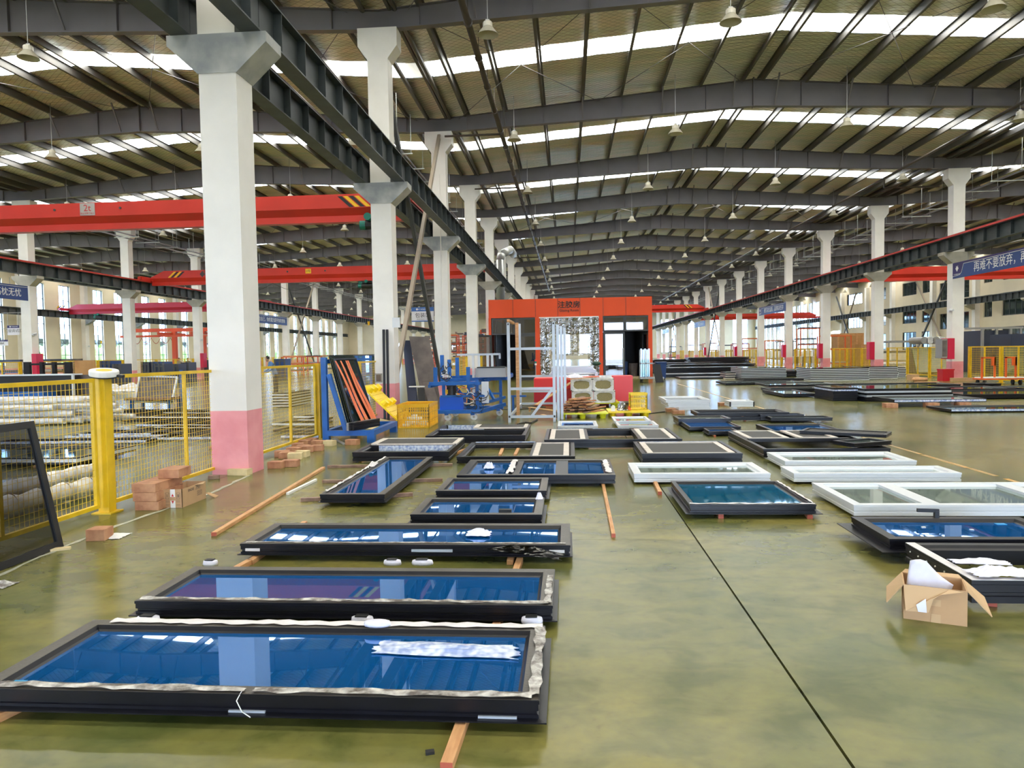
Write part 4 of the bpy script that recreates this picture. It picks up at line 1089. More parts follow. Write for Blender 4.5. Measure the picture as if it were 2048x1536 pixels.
# right-hand group beyond the white windows
u21 = unit('screen_window', (2.91, 4.74, 10.93, 13.3), .02, .13, .06, A, 'big dark frame in the right group with two screens lying in it', bays=[(1, 'open')])
MB().b2(-.86, -.12, .10, .75, 0, .15).build('sash_edge', A, u21, fix=False)
for a_, b_ in ((-.85, -.18), (-.02, .60)):
    MB().b2(a_ + .08, .05, .135, b_ - .08, 1.05, .145).build('screen_mesh', 'screen', u21, fix=False)
    MB().b2(a_, .0, .13, a_ + .08, 1.1, .155).b2(b_ - .08, 0, .13, b_, 1.1, .155).b2(a_ + .08, 0, .13, b_ - .08, .05, .155).b2(a_ + .08, 1.05, .13, b_ - .08, 1.1, .155).build('taped_stile', 'tape_beige', u21, fix=False)
def loose(name, px, py, L, W, h, rz, z, m, label, gl=None, tilt=0.0):
    x, y = at(px, py, z)
    u = empty(name, (x, y, z), 0, label, 'window', rot=(tilt, 0, rz))
    member_frame(u, L, W, h, .05, m, bead=.015)
    if gl: MB().b2(-L/2+.06, -W/2+.06, h-.03, L/2-.06, W/2-.06, h-.015).build('glass_pane', gl, u, fix=False)
    return u
loose('loose_sash', 1690, 868, 1.35, .55, .05, -.55, .17, A, 'loose dark sash lying aslant across the big right frame', 'screen')
loose('loose_sash', 1724, 889, .72, .42, .06, .42, .17, A, 'small dark glazed sash perched on the front edge of the right frame', 'glass_office')
unit('glazed_window', (3.80, 5.10, 13.6, 14.85), .03, .09, .06, A, 'dark frame with blue glass strip behind the big right frame', bays=[(1.0, 'glass')], gl='glass_blue')
MB()
loose('loose_sash', 1597, 839.5, 1.3, .5, .07, -.05, .05, A, 'thin dark sash next to a white bag, right group', 'glass_office')
loose('loose_sash', 1560, 838, .95, .4, .12, -.05, .03, A, 'short dark sash beneath the thin one in the right group', 'glass_blue')
unit('glazed_window', (2.44, 3.45, 14.62, 15.8), .03, .07, .03, A, 'low blue glass panel with thin dark frame, middle right', gl='glass_blue', fin=.02)
unit('glazed_window', (2.66, 3.22, 13.8, 14.36), .03, .07, .03, A, 'smallest dark glazed panel overlapping the low blue one', gl='glass_blue', fin=.02)
unit('deep_window', (2.38, 3.50, 15.7, 16.48), .03, .13, .07, A, 'deep dark frame with pale glass, above the low blue panel', gl='glass_clear')
# long dark frames piled two high
unit('deep_window', (3.05, 5.29, 16.7, 17.6), .02, .085, .06, A, 'lower long dark frame of the pair behind the deep frame', bays=[(1, 'open')])
unit('deep_window', (2.98, 5.05, 16.8, 17.75), .108, .08, .06, A, 'upper long dark frame of the pair behind the deep frame', bays=[(1, 'open')])
# white stacked boxes on blocks
zz = .09
for i, (w_, hh) in enumerate(((.80, .08), (1.02, .06), (1.02, .06), (1.08, .075))):
    x = 3.13 + (.14 if i == 0 else 0); unit('white_window', (x - w_/2 - .02 * i, x + w_/2, 18.8, 20.3), zz, hh - .004, .05, Wh, ['lowest white frame of the stack on wood blocks', 'second white frame up in the stack on blocks', 'third white frame up in the stack on blocks', 'topmost white frame of the stack on wood blocks'][i], bays=[(1, 'open')], group='white frames stacked on blocks')
    zz += hh
w2 = unit('white_window', (4.36, 5.0, 19.7, 20.4), .09, .15, .05, Wh, 'small deep white frame with black corners on wood blocks', bays=[(1, 'open')])
for s in (-1, 1): MB().b2(s * .31 - .018, -.354, .005, s * .31 + .018, -.31, .145).build('corner_cap', 'black', w2, fix=False)
# small pale windows by the yellow pallets
def small_white(px0, px1, pyf, pyb, z, h, label, gl='glass_blue'):
    a, b = at(px0, pyf, z + h), at(px1, pyf, z + h); c = at(px0, pyb, z + h)
    return unit('white_window', (a[0], b[0], a[1], max(a[1] + .3, c[1])), z, h, .05, Wh, label, gl=gl)
small_white(1116, 1196, 852, 842, .05, .05, 'small white window on the floor in front of the wood scrap pallet')
small_white(1229, 1303, 842, 833, .07, .05, 'rear small white window right of the wood scrap pallet', 'glass_clear')
small_white(1236, 1318, 851, 842, .06, .05, 'front small white window right of the wood scrap pallet', 'glass_clear')

# ---- battens, sticks and offcuts
def batten(p0, p1, w, h, m, label, group=None, z=0.0, name='wood_batten', end=True):
    c = ((p0[0]+p1[0])/2, (p0[1]+p1[1])/2, z + h/2)
    L = math.hypot(p1[0]-p0[0], p1[1]-p0[1]); a = math.atan2(p1[1]-p0[1], p1[0]-p0[0])
    o = MB().b2(-L/2, -w/2, -h/2, L/2, w/2, h/2).build(name, m, None, label, 'wood', group, loc=c, rz=a, fix=False)
    bevel(o, .002, 1)
    if end:
        MB().b2(-L/2 - .002, -w/2, -h/2, -L/2, w/2, h/2).build('painted_end', 'wood_end', o, fix=False)
    return o
batten(at(428, 1072), at(647, 938), .05, .035, 'wood', 'long pale wood batten lying alone left of the windows')
batten(at(1227, 1075), at(1205, 966), .035, .035, 'wood', 'thin wood stick sticking out below the three-pane window')
batten(at(893, 1545), at(930, 1440), .05, .04, 'wood', 'wood batten emerging from under the nearest window, bottom centre')
batten(at(930, 1440), at(1000, 1240), .05, .04, 'wood', 'hidden support batten under the right part of the nearest window', z=0)
batten(at(-60, 1470), at(62, 1410), .05, .04, 'wood', 'wood batten emerging under the nearest window at bottom left', end=False)
batten(at(300, 1240), at(500, 1128), .05, .04, 'wood', 'wood batten under the left part of the second long window', end=False)
batten(at(1000, 1238), at(1040, 1125), .05, .04, 'wood', 'wood batten under the right part of the second long window', end=False)
batten(at(500, 1130), at(610, 1050), .05, .04, 'wood', 'wood batten under the left end of the third long window', end=False)
batten(at(1020, 1130), at(1042, 1050), .05, .04, 'wood', 'wood batten under the right end of the third long window', end=False)
for i, (a, b) in enumerate((((602, 1003), (826, 992)), ((646, 966), (885, 963)), ((656, 936), (905, 932)))):
    batten(at(*a), at(*b), .05, .04, 'wood_grey', ['front', 'middle', 'rear'][i] + ' grey batten crossing under the lengthwise blue window')
batten(at(575, 990), at(632, 962), .035, .03, 'letter_white', 'short white plastic profile beside the long batten', name='plastic_profile', end=False)
batten(at(1320, 990), at(1302, 950), .045, .04, 'wood', 'short batten poking out under the white window near floor joint')
batten(at(1442, 1037), at(1420, 1000), .05, .04, 'wood', 'left batten under the square teal window')
batten(at(1620, 1038), at(1590, 1000), .05, .04, 'wood', 'right batten under the square teal window')
batten(at(720, 965 - 42), at(768, 900), .05, .04, 'wood', 'batten behind the lengthwise blue window, left part', end=False)
batten(at(880, 921), at(935, 900), .05, .04, 'wood', 'batten between the two dark screen frames', end=False)
batten(at(1000, 912), at(1012, 880), .05, .03, 'wood', 'left batten seen through the open dark frame', end=False)
batten(at(1030, 912), at(1046, 880), .05, .03, 'wood', 'right batten seen through the open dark frame', end=False)
batten(at(1490, 842), at(1480, 830), .05, .04, 'wood', 'batten end in front of the long dark frame pair')
batten(at(1430, 874), at(1415, 860), .04, .03, 'wood', 'batten end under the smallest glazed panel')
batten(at(1985, 1213), at(1960, 1170), .05, .04, 'wood', 'red-ended batten beside the open cardboard box')
def block(x, y, z, L, W, H, rz, m, label, group=None):
    o = MB().b2(-L/2, -W/2, 0, L/2, W/2, H).build('wood_block', m, None, label, 'block', group, loc=(x, y, z), rz=rz, fix=False)
    bevel(o, .004, 2); return o
for i, (z, dx, lb) in enumerate(((0, .02, 'bottom'), (.098, 0, 'middle'), (.196, -.01, 'third'))):
    block(-4.60 + dx, 7.66, z, .27, .55, .096, .0, 'wood_block', lb + ' wood block of the pile beside the open carton')
block(-4.52, 7.86, .294, .24, .30, .10, .05, 'wood_block', 'topmost wood block of the pile beside the open carton')
block(*at(200, 1078), 0, .17, .16, .105, .1, 'wood_block', 'single brick-like wood block lying near the fence')
pale = [(566, 936, 0), (547, 938, 1)]
bl = [(548, 938, 'r'), (576, 935, 'r'), (586, 920, 'p'), (600, 915, 'p'), (570, 918, 'r'), (584, 908, 'r'), (560, 915, 'r'), (604, 903, 'r'), (592, 899, 'r'), (612, 905, 'r'), (631, 903, 'r'), (606, 892, 'r'), (620, 888, 'r'), (634, 893, 'r'), (655, 893, 'p'), (702, 891, 'r')]
pos = ['frontmost, touching the nearest pillar', 'right of the frontmost one', 'pale, behind the front pair', 'pale, rear of the front pair', 'dark, lying inside the heap', 'flat, in the heap', 'leaning by the fence foot', 'split, in the heap middle', 'small, by the rail', 'reddish, in the middle row', 'reddish, end of the middle row', 'upper, near the fence rail', 'upper, second near the rail', 'brown, before the pale one', 'pale, at the far end', 'alone in front of the blue rack']
for (px, py, t), lb in zip(bl, pos):
    x, y = at(px, py); block(x, y + .1, R.choice([0, 0, .001]), R.uniform(.19, .25), .16, .10, R.uniform(-.25, .3), 'wood_block' if t == 'r' else 'wood_pale', 'wood block in the row by the fence, ' + lb, 'wood blocks along the fence')
block(*at(480, 950), 0, .30, .15, .09, -.05, 'wood_pale', 'pale wood block at the foot of the nearest pillar')
block(*at(368 + 60, 958), 0, .14, .07, .05, .2, 'wood_grey', 'small dark offcut on the floor below the fence')
for px, py, lb in ((1345, 824, 'under the white stack, left'), (1358, 828, 'under the white stack, front'), (1450, 812, 'under the small white frame, left'), (1490, 812, 'under the small white frame, right'), (1785, 816, 'left one under the film-edged frame'), (1868, 815, 'middle one under the film-edged frame'), (1931, 814, 'right one under the film-edged frame')):
    x, y = at(px, py); block(x, y + .15, 0, .30, .3, .12 if 'film' in lb else .09, 0, 'wood_block', 'wood block ' + lb, 'wood blocks under frames')
# papers, tissues, bags
crumple('tissue', *at(958, 1068, .12), .118, .20, .17, .05, 'paper', 'crumpled white tissue on the third long window', 'tissue', seed=3)
crumple('tissue', *at(978, 936, .13), .13, .13, .16, .09, 'paper', 'crumpled tissue on the left pane of the three-pane window', 'tissue', seed=4)
for (px, py, sx_, lb, sd) in ((421, 1128, .13, 'tape-wrapped white pad behind the second window, left', 11), (785, 1127, .15, 'white pad behind the second window, middle', 12), (845, 1127, .18, 'white rag behind the second window, right of the pad', 13), (297, 1241, .16, 'white pad between first and second windows, left', 14), (725, 1242, .15, 'white pad between first and second windows, middle', 15), (1064, 1243, .14, 'white pad between first and second windows, right', 16)):
    x, y = at(px, py, .05)
    o = MB().lathe([(.0, 0), (.5, 0), (.52, .3), (.48, .8), (.0, 1)], n=12).build('foam_pad', 'paper', None, lb, 'pad', loc=(x, y, .04), smooth=True); o.scale = (sx_ * .9, .07, .045)
    MB().b2(-.3, -.35, .93, .25, .3, 1.06).build('black_tape', 'black', o, fix=False)
x, y = at(755, 1250, .145)
o = MB().lathe([(.0, 0), (.5, 0), (.52, .3), (.48, .8), (.0, 1)], n=12).build('foam_pad', 'paper', None, 'white pad resting on the rear edge of the nearest window', 'pad', loc=(x, y, .142), smooth=True); o.scale = (.15, .08, .03)
crumple('plastic_wrap', *at(1055, 1108, .10), .11, .60, .16, .05, 'tinted_film', 'clear plastic wrap trailing over the third long window', 'wrap', rz=-.45, seed=9, n=14)
crumple('tissue', *at(1079, 998, .13), .13, .07, .10, .08, 'paper', 'white cover on the corner of the small blue window', 'tissue', seed=21)
crumple('paper_bag', *at(1995, 1028, .02), .02, .16, .12, .09, 'paper', 'small crumpled white wrapping by the large white window', 'paper', seed=22)
crumple('paper_sheet', *at(1960, 1126, .20), .20, .34, .10, .03, 'paper', 'long paper sheet at the back of the deep dark frame', 'paper', rz=-.1, seed=23)
crumple('paper_sheet', *at(1985, 1146, .20), .20, .30, .16, .05, 'paper', 'crumpled papers on the edge of the deep dark frame', 'paper', rz=.2, seed=24)
crumple('paper_sheet', *at(2030, 1148, .20), .20, .22, .16, .04, 'paper', 'rightmost paper sheet on the deep dark frame', 'paper', rz=-.3, seed=25)
crumple('plastic_scrap', *at(3, 1172), 0, .16, .14, .04, 'film_clear', 'dirty plastic scrap on the floor at the left edge', 'scrap', seed=26)
crumple('paper_scrap', *at(228, 1073), 0, .22, .20, .02, 'letter_white', 'white offcut behind the single wood block', 'scrap', seed=27)
crumple('plastic_bag', *at(1608, 841), 0, .3, .25, .12, 'paper', 'white bag beside the thin dark sash, right group', 'bag', seed=28)
MB().b2(-.018, -.012, 0, .018, .012, .012).build('plastic_clip', 'black', None, 'tiny black plastic clip on the floor, bottom centre', 'clip', loc=(*at(860, 1507), 0), rz=.3)
MB().b2(-.05, -.03, 0, .11, .03, .02).build('wood_chip', 'wood_pale', None, 'pale wood wedge under the leaning screen corner', 'wood', loc=(*at(112, 1101), 0), rz=.5)

# ---- open cardboard box, right foreground
bxo = empty('cardboard_box', (2.215, 4.51, 0), -.385, 'open cardboard box with torn flap and papers, right foreground', 'box')
hx, hy, hz_, t = .165, .13, .21, .006
MB().b2(-hx, -hy, 0, hx, hy, t).build('bottom', 'cardboard', bxo, fix=False)
MB().b2(-hx, -hy, t, hx, -hy + t, hz_).build('side_panel', 'cardboard', bxo, fix=False)
MB().b2(-hx, hy - t, t, hx, hy, hz_).build('side_panel', 'cardboard', bxo, fix=False)
MB().b2(-hx, -hy + t, t, -hx + t, hy - t, hz_).build('side_panel', 'cardboard', bxo, fix=False)
MB().b2(hx - t, -hy + t, t, hx, hy - t, hz_).build('side_panel', 'cardboard', bxo, fix=False)
def flap(pts, m='cardboard_in', nm='flap'):
    o = MB().add(pts, [tuple(range(len(pts)))]).build(nm, m, bxo, fix=False); solid(o, .005, 0); return o
flap([(-hx, -hy, hz_), (-hx, hy, hz_), (-hx - .085, hy - .01, hz_ - .10), (-hx - .09, -hy + .02, hz_ - .13)])
flap([(hx, hy, hz_), (hx, -hy, hz_), (hx + .12, -hy - .01, hz_ - .13), (hx + .11, hy - .03, hz_ - .09)])
flap([(-hx, -hy - .002, hz_), (hx - .09, -hy - .002, hz_), (hx - .02, -hy - .01, hz_ - .005), (hx - .14, -hy - .03, hz_ - .03), (-.01, -hy - .035, hz_ - .06), (-.035, -hy - .045, hz_ - .14), (-hx + .01, -hy - .05, hz_ - .145)])
flap([(hx, hy, hz_), (-hx, hy, hz_), (-hx + .02, hy + .03, hz_ + .015), (hx - .02, hy + .03, hz_ + .015)])
MB().add([(-.10, -hy - .05, hz_ - .10), (-.05, -hy - .04, hz_ - .06), (-.045, -hy - .052, hz_ - .14), (-.09, -hy - .053, hz_ - .14)], [(0, 1, 2, 3)]).build('torn_patch', 'paper', bxo, fix=False)
MB().b2(-.02, -hy - .002, .0, .03, -hy, .05).b2(-.02, -hy - .002, .10, .03, -hy, .14).build('packing_tape', 'cardboard_in', bxo, fix=False)
pp = MB().sheet(lambda u, v: (-.15 + .23 * u + .03 * v, .02 + .03 * math.sin(3 * u) + .03 * v, .10 + .21 * v * (1 - .95 * max(0, u - .35)) + .01 * math.sin(7 * u)), 8, 8).build('paper_sheet', 'paper', None, 'lavender-white papers standing in the open cardboard box', 'paper', loc=(2.215, 4.51, 0), rz=-.385, fix=False, smooth=True); solid(pp, .02)

# ---- small carton with printed sides by the fence
cb = empty('cardboard_box', (*at(349, 1014), 0), .0, 'small open printed carton marked 791 beside the wood blocks', 'box')
cb.location.y += .22
hx, hy, hz_ = .115, .26, .205
MB().b2(-hx, -hy, 0, hx, hy, .006).build('bottom', 'cardboard', cb, fix=False)
for (a, b, c, d) in ((-hx, -hy, hx, -hy + .006), (-hx, hy - .006, hx, hy), (-hx, -hy, -hx + .006, hy), (hx - .006, -hy, hx, hy)):
    MB().b2(a, b, .006, c, d, hz_ - (.0 if a != -hx or c != hx else .0)).build('side_panel', 'cardboard', cb, fix=False)
MB().b2(-.02, -hy - .002, .12, .035, -hy, hz_).b2(-.02, -hy - .002, 0, .035, -hy, .08).build('white_label', 'letter_white', cb, fix=False)
MB().prism([(-.008, .125), (.022, .125), (.007, .155)], 'y', -hy - .004, -hy - .002).prism([(-.008, .078), (.022, .078), (.007, .045)], 'y', -hy - .004, -hy - .002).build('red_arrow', 'print_red', cb)
mb = MB()
for (x0, x1) in ((-.075, -.035), (.05, .09)): mb.b2(x0, -hy - .002, .10, x1, -hy, .102).b2(x0, -hy - .002, .165, x1, -hy, .167).b2(x0, -hy - .002, .10, x0 + .002, -hy, .167).b2(x1 - .002, -hy - .002, .10, x1, -hy, .167)
for x0 in (-.06, .062, .074): mb.b2(x0, -hy - .002, .115, x0 + .005, -hy, .15)
for z in (.03, .065, .085): mb.b2(-.08, -hy - .002, z, -.03, -hy, z + .003).b2(.045, -hy - .002, z, .09, -hy, z + .003)
mb.build('handling_marks', 'print_dark', cb, fix=False)
text('791', .075, 'print_dark', cb, (hx + .001, .08, .165), (PI/2, 0, PI/2), ext=.0006)
text('SINDEE', .042, 'print_dark', cb, (hx + .001, -.07, .165), (PI/2, 0, PI/2), ext=.0006)
mb = MB()
for i in range(5): mb.b2(hx, .06, .12 - i * .012, hx + .001, .17, .124 - i * .012)
mb.build('small_print', 'print_dark', cb, fix=False)
o = MB().add([(hx, hy, hz_), (hx, hy - .25, hz_), (hx + .02, hy - .1, hz_ - .02)], [(0, 1, 2)]).build('flap', 'cardboard_in', cb, fix=False); solid(o, .004)
o = MB().add([(hx - .01, hy, .06), (hx + .1, hy + .02, .0), (hx + .08, hy + .14, .0), (hx - .02, hy + .1, .05)], [(0, 1, 2, 3)]).build('flap', 'cardboard', cb, fix=False); solid(o, .004)

# ---- screen panel leaning at the left edge, tape roll on the fence post
sp = empty('screen_panel', (-4.48, 5.50, .0), 0, 'black framed insect screen leaning against the fence at the left', 'screen')
tl = Matrix.Rotation(-.20, 4, 'Y')
mb = MB()
for (a, b, c, d) in ((-.58, -.52, 0, 1.14), (.38, .44, 0, 1.14), (-.52, .38, 0, .06), (-.52, .38, 1.08, 1.14)):
    MB().b2(-.018, a, c, .018, b, d).xf(tl).build('frame_bar', 'black', sp, fix=False)
MB().b2(-.003, -.52, .06, .003, .38, 1.08).xf(tl).build('screen_mesh', 'tinted_film', sp, fix=False)
tr = empty('tape_roll', (-4.96, 7.32, 1.505), 0, 'white roll of tape lying on top of the fence post', 'tape', rot=(.12, .12, 0))
MB().lathe([(.035, -.03), (.14, -.03), (.145, -.02), (.145, .02), (.14, .03), (.035, .03), (.035, -.03)], n=24).build('roll', 'letter_white', tr, smooth=False)
MB().lathe([(.0, .030), (.05, .034), (.08, .031)], n=16).build('core_label', 'hazard_yellow', tr)
MB().box((.17, .02, -.02), (.07, .05, .03)).build('tape_end', 'black', tr)
MB().lathe([(.05, -.045), (.13, -.045), (.13, -.031), (.05, -.031)], n=18).build('black_roll', 'black', tr)

# ================================================================ WORK AREA AROUND THE SECOND PILLAR
# blue A-rack with dark glass panels and peach ropes
rk = empty('glass_rack', (-4.15, 14.1, 0), 0, 'blue steel rack holding leaning dark glass panels tied with peach ropes', 'rack')
for nm, bxs in (('base_rail', [(-.50, -.90, .13, .50, -.80, .23), (-.50, .85, .13, .50, .95, .23), (-.50, -.80, .13, -.40, .85, .23), (.40, -.80, .13, .50, .85, .23), (-.1, -.8, .13, 0, .85, .23)]),
                ('foot', [(-.50, -.90, 0, -.38, -.78, .13), (.36, -.90, 0, .50, -.78, .13), (-.50, .83, 0, -.38, .95, .13), (.36, .83, 0, .50, .95, .13)])):
    for q in bxs: MB().b2(*q).build(nm, 'blue_steel', rk, fix=False)
for yy in (-.85, .90):
    MB().b2(-.50, yy - .05, .23, -.40, yy + .05, 1.62).build('mast', 'blue_steel', rk, fix=False)
    MB().bar((-.36, yy, 1.3), (-.06, yy, .23), .08).build('leaning_strut', 'blue_steel', rk)
MB().b2(-.48, -.85, 1.5, -.42, .9, 1.58).build('top_rail', 'blue_steel', rk, fix=False)
for i in range(4):
    o = MB().add([(-.02 + .035*i, -.80 + .02*i, .24), (-.02 + .035*i, .75 - .05*i, .24), (-.38 + .03*i, .78 - .05*i, 1.66 - .03*i), (-.38 + .03*i, -.78 + .02*i, 1.66 - .03*i)], [(0, 1, 2, 3)]).build('glass_panel', 'glass_office', rk, fix=False, label='dark reflective glass panel'); solid(o, .012)
MB().bar((.10, -.80, .26), (-.27, -.76, 1.58), .03).bar((.10, .60, .26), (-.27, .60, 1.58), .03).bar((-.27, -.76, 1.58), (-.27, .60, 1.58), .03).bar((.10, -.8, .26), (.10, .6, .26), .03).build('panel_frame', 'alu_dark', rk)
for i, (ya, yb) in enumerate(((-.66, -.28), (-.38, -.02), (-.05, .32), (.10, .50))):
    f = lambda u, v: (-.23 + .36 * v + .012 * math.sin(6*v+i), (ya - .18) + (yb - ya + .25) * v + (u - .5) * (.09 + .13 * v), 1.55 - 1.28 * v)
    MB().sheet(f, 2, 14).build('rope', 'rope_peach', rk, fix=False)
for i in range(9):
    a = R.uniform(-.03, .03)
    MB().bar((.02 + .05*(i % 3), -1.0, .26 + .05*(i//3)), (.30 + .04*(i % 3), -.1, .26 + .05*(i//3)), .045).build('aluminium_profile', 'alu_dark' if i % 3 else 'metal_grey', rk)
MB().bar((-3.55 + .0, 0, 0), (-3.5, 0, 0), .001)
# leaning yellow pallet
yp = empty('plastic_pallet', (-3.86, 16.25, .02), 0, 'yellow plastic pallet leaning upright left of the amber crate', 'pallet', rot=(0, PI/4 * .98, 0))
# local: -z axis? slab in local XZ... built along local -x (up the slope)
mb = MB()
o = MB().b2(-1.28, 0, -.0, 0, 1.05, .035).build('deck', 'plastic_yellow', yp, fix=False)
for i in range(3):
    for j in range(3):
        MB().lathe([(.10, 0), (.075, .11), (0, .11)], (-.16 - .48*i, .14 + .38*j, .035), 10).build('foot', 'plastic_yellow', yp, fix=False)
mb = MB()
for i in range(9): mb.b2(-1.25 + .14*i, .05, .035, -1.23 + .14*i, 1.0, .05)
mb.build('rib', 'plastic_yellow', yp, fix=False)
# amber crate with white blocks inside
def crate(name, x0, x1, y0, y1, z, h, m, label, n=7):
    c = empty(name, ((x0+x1)/2, (y0+y1)/2, z), 0, label, 'crate'); L, W = (x1-x0)/2, (y1-y0)/2
    MB().b2(-L, -W, 0, L, W, .015).build('bottom', m, c, fix=False)
    MB().b2(-L-.012, -W-.012, h-.03, L+.012, -W+.02, h).b2(-L-.012, W-.02, h-.03, L+.012, W+.012, h).b2(-L-.012, -W+.02, h-.03, -L+.02, W-.02, h).b2(L-.02, -W+.02, h-.03, L+.012, W-.02, h).build('rim', m, c, fix=False)
    for k in range(4):
        mb = MB(); ln = L if k % 2 == 0 else W; off = W if k % 2 == 0 else L
        q = []
        for zz, hh in ((0.0, .03), (h*.30, .02), (h*.62, .02)): q.append((-ln, zz, ln, zz + hh, .008))
        q.append((-ln, h*.86, ln, h, .004))
        for i in range(n + 1):
            xx = -ln + 2*ln*i/n; q.append((xx - .008, 0, xx + .008, h, .008))
        for i in range(2*n + 1):
            xx = -ln + 2*ln*i/(2*n); q.append((xx - .006, 0, xx + .006, h*.86, .002))
        for j in range(6):
            zz = .04 + j*(h*.84)/6; q.append((-ln, zz, ln, zz + .009, .002))
        for (a, z0, b, z1, e) in q:
            if k == 0: mb.b2(a, -off - e, z0, b, -off + .006, z1)
            elif k == 2: mb.b2(a, off - .006, z0, b, off + e, z1)
            elif k == 1: mb.b2(off - .006, a, z0, off + e, b, z1)
            else: mb.b2(-off - e, a, z0, -off + .006, b, z1)
        mb.build('side', m, c, fix=False)
    return c
crate('plastic_crate', -3.82, -3.11, 15.78, 16.85, 0, .53, 'plastic_amber', 'large amber plastic crate with white foam blocks inside, left of the blue cart')
for i in range(16):
    x, y, z = R.uniform(-3.70, -3.28), R.uniform(15.9, 16.5), .02 + .055 * (i // 5)
    MB().box((0, 0, .03), (.16, .10, .055), R.uniform(0, 3)).build('foam_block', 'letter_white', None, 'white foam block lying in the amber crate', 'block', 'foam blocks in the amber crate', loc=(x, y, z), fix=False)
crate('plastic_crate', 1.58, 2.0, 18.35, 18.75, .155, .42, 'plastic_yellow', 'small yellow plastic crate on the right-hand yellow pallet', 5)

def pallet(x, y, L, W, m, label, rz=0.0):
    p = empty('plastic_pallet', (x, y, 0), rz, label, 'pallet')
    MB().b2(-L/2, -W/2, .11, L/2, W/2, .15).build('deck', m, p, fix=False)
    for i in range(3):
        for j in range(3):
            MB().lathe([(0, 0), (.065, 0), (.09, .11)], (-L/2 + .12 + i*(L-.24)/2, -W/2 + .12 + j*(W-.24)/2, 0), 10).build('foot', m, p, fix=False)
    return p
pallet(.33, 18.15, 1.24, 1.1, 'plastic_lime', 'lime yellow plastic pallet carrying the heap of wood scraps', .05)
pallet(1.52, 18.4, 1.05, 1.0, 'plastic_yellow', 'yellow plastic pallet beside the wood scraps, carrying the small crate')
k = 0
for layer in range(6):
    w_ = .52 - .075 * layer; n_ = 10 - layer
    for i in range(n_):
        x = .30 - w_ + 2 * w_ * (i + .5) / n_ + R.uniform(-.02, .02); z = .152 + layer * .062 + .005*(i % 3)
        L = R.uniform(.5, .85)
        o = MB().box((0, 0, .011), (.11, L, .030), 0).build('wood_plank', R.choice(['wood_block', 'wood_grey', 'wood', 'wood_block']), None, 'short wood plank in the scrap heap on the lime pallet', 'plank', 'planks in the scrap heap', loc=(x, 17.95 + R.uniform(-.1, .1), z), fix=False)
        o.rotation_euler = (R.uniform(-.04, .04), R.uniform(-.12, .12), -.45 + R.uniform(-.25, .25)); k += 1
MB().b2(-.05, -.04, 0, .05, .04, .12).lathe([(.03, .12), (.03, .15), (0, .15)], n=8).build('white_bottle', 'letter_white', None, 'small white box with grey label on the right yellow pallet', 'box', loc=(1.12, 18.0, .151))
crumple('plastic_bag', 1.38, 18.2, .152, .28, .3, .2, 'curtain', 'clear plastic bag on the right yellow pallet', 'bag', seed=31)
crumple('cloth_scrap', 1.54, 18.2, .152, .09, .12, .12, 'orange_steel', 'orange scrap beside the small yellow crate', 'scrap', seed=32)

# insulation bales in torn white wrap
def bale(x, y, z, L, W, H, label, seed):
    b = empty('insulation_bale', (x, y, z), 0, label, 'insulation', 'insulation bales')
    MB().b2(-L/2 + .02, -W/2 + .03, .01, L/2 - .02, W/2, H - .01).build('mineral_wool', 'insul', b, fix=False)
    r = random.Random(seed); n = 28; ins = []; out = []
    for i in range(n):
        t = 2*PI*i/n; c, s = math.cos(t), math.sin(t)
        k_ = (abs(c)**3.2 + abs(s)**3.2) ** (-1/3.2)
        ins.append((.37*L*k_*c*r.uniform(.94, 1.04), -W/2 + .005, H/2 + .36*H*k_*s*r.uniform(.92, 1.04)))
        q = max(abs(c), abs(s)); out.append((L/2*c/q, -W/2 - .012, H/2 + H/2*s/q))
    MB().add(ins + out, [(i, (i+1) % n, n + (i+1) % n, n + i) for i in range(n)]).build('front_wrap', 'wrap_white', b, fix=False)
    MB().b2(-L/2, -W/2, H, L/2, W/2, H + .01).b2(-L/2 - .01, -W/2, 0, -L/2, W/2, H).build('wrap', 'wrap_white', b, fix=False)
    MB().b2(L/2, -W/2, 0, L/2 + .01, W/2, H).build('printed_wrap', 'red_cabinet', b, fix=False)
    MB().b2(L/2 + .01, -W/2 + .1, H*.4, L/2 + .014, W/2 - .2, H*.6).build('white_print', 'letter_white', b, fix=False)
    return b
for i, (x, z, lb) in enumerate(((.43, .14, 'lower left'), (1.07, .14, 'lower right'), (.40, .50, 'upper left'), (1.03, .50, 'upper right'))):
    bale(x, 21.7, z, .62, 1.2, .35, lb + ' insulation bale with torn white wrap in front of the red machine', 40 + i)
pallet(.75, 21.7, 1.5, 1.2, 'plastic_lime', 'lime pallet under the insulation bales')
crumple('paper_sheet', .2, 21.6, .87, .5, .6, .16, 'paper', 'crumpled white wrapping on top of the left insulation bales', 'paper', seed=33)
MB().b2(-.3, -.2, 0, .3, .2, .01).build('orange_sheet', 'orange_steel', None, 'orange sheet lying on top of the insulation bales', 'sheet', loc=(.75, 21.6, .90), rz=.3)
MB().b2(-.18, -.12, 0, .18, .12, .06).build('pink_carton', 'wrap_white', None, 'small whitish carton on the upper right bale', 'carton', loc=(1.12, 21.5, .87))
for i, (a, b) in enumerate((((-.05, 20.9, .86), (.75, 21.5, .88)), ((.0, 20.85, .84), (.85, 21.4, .88)))):
    MB().bar(a, b, .03, .012).build('wood_strip', 'wood', None, ('front' if i else 'rear') + ' thin wood strip resting across the insulation bales', 'wood')

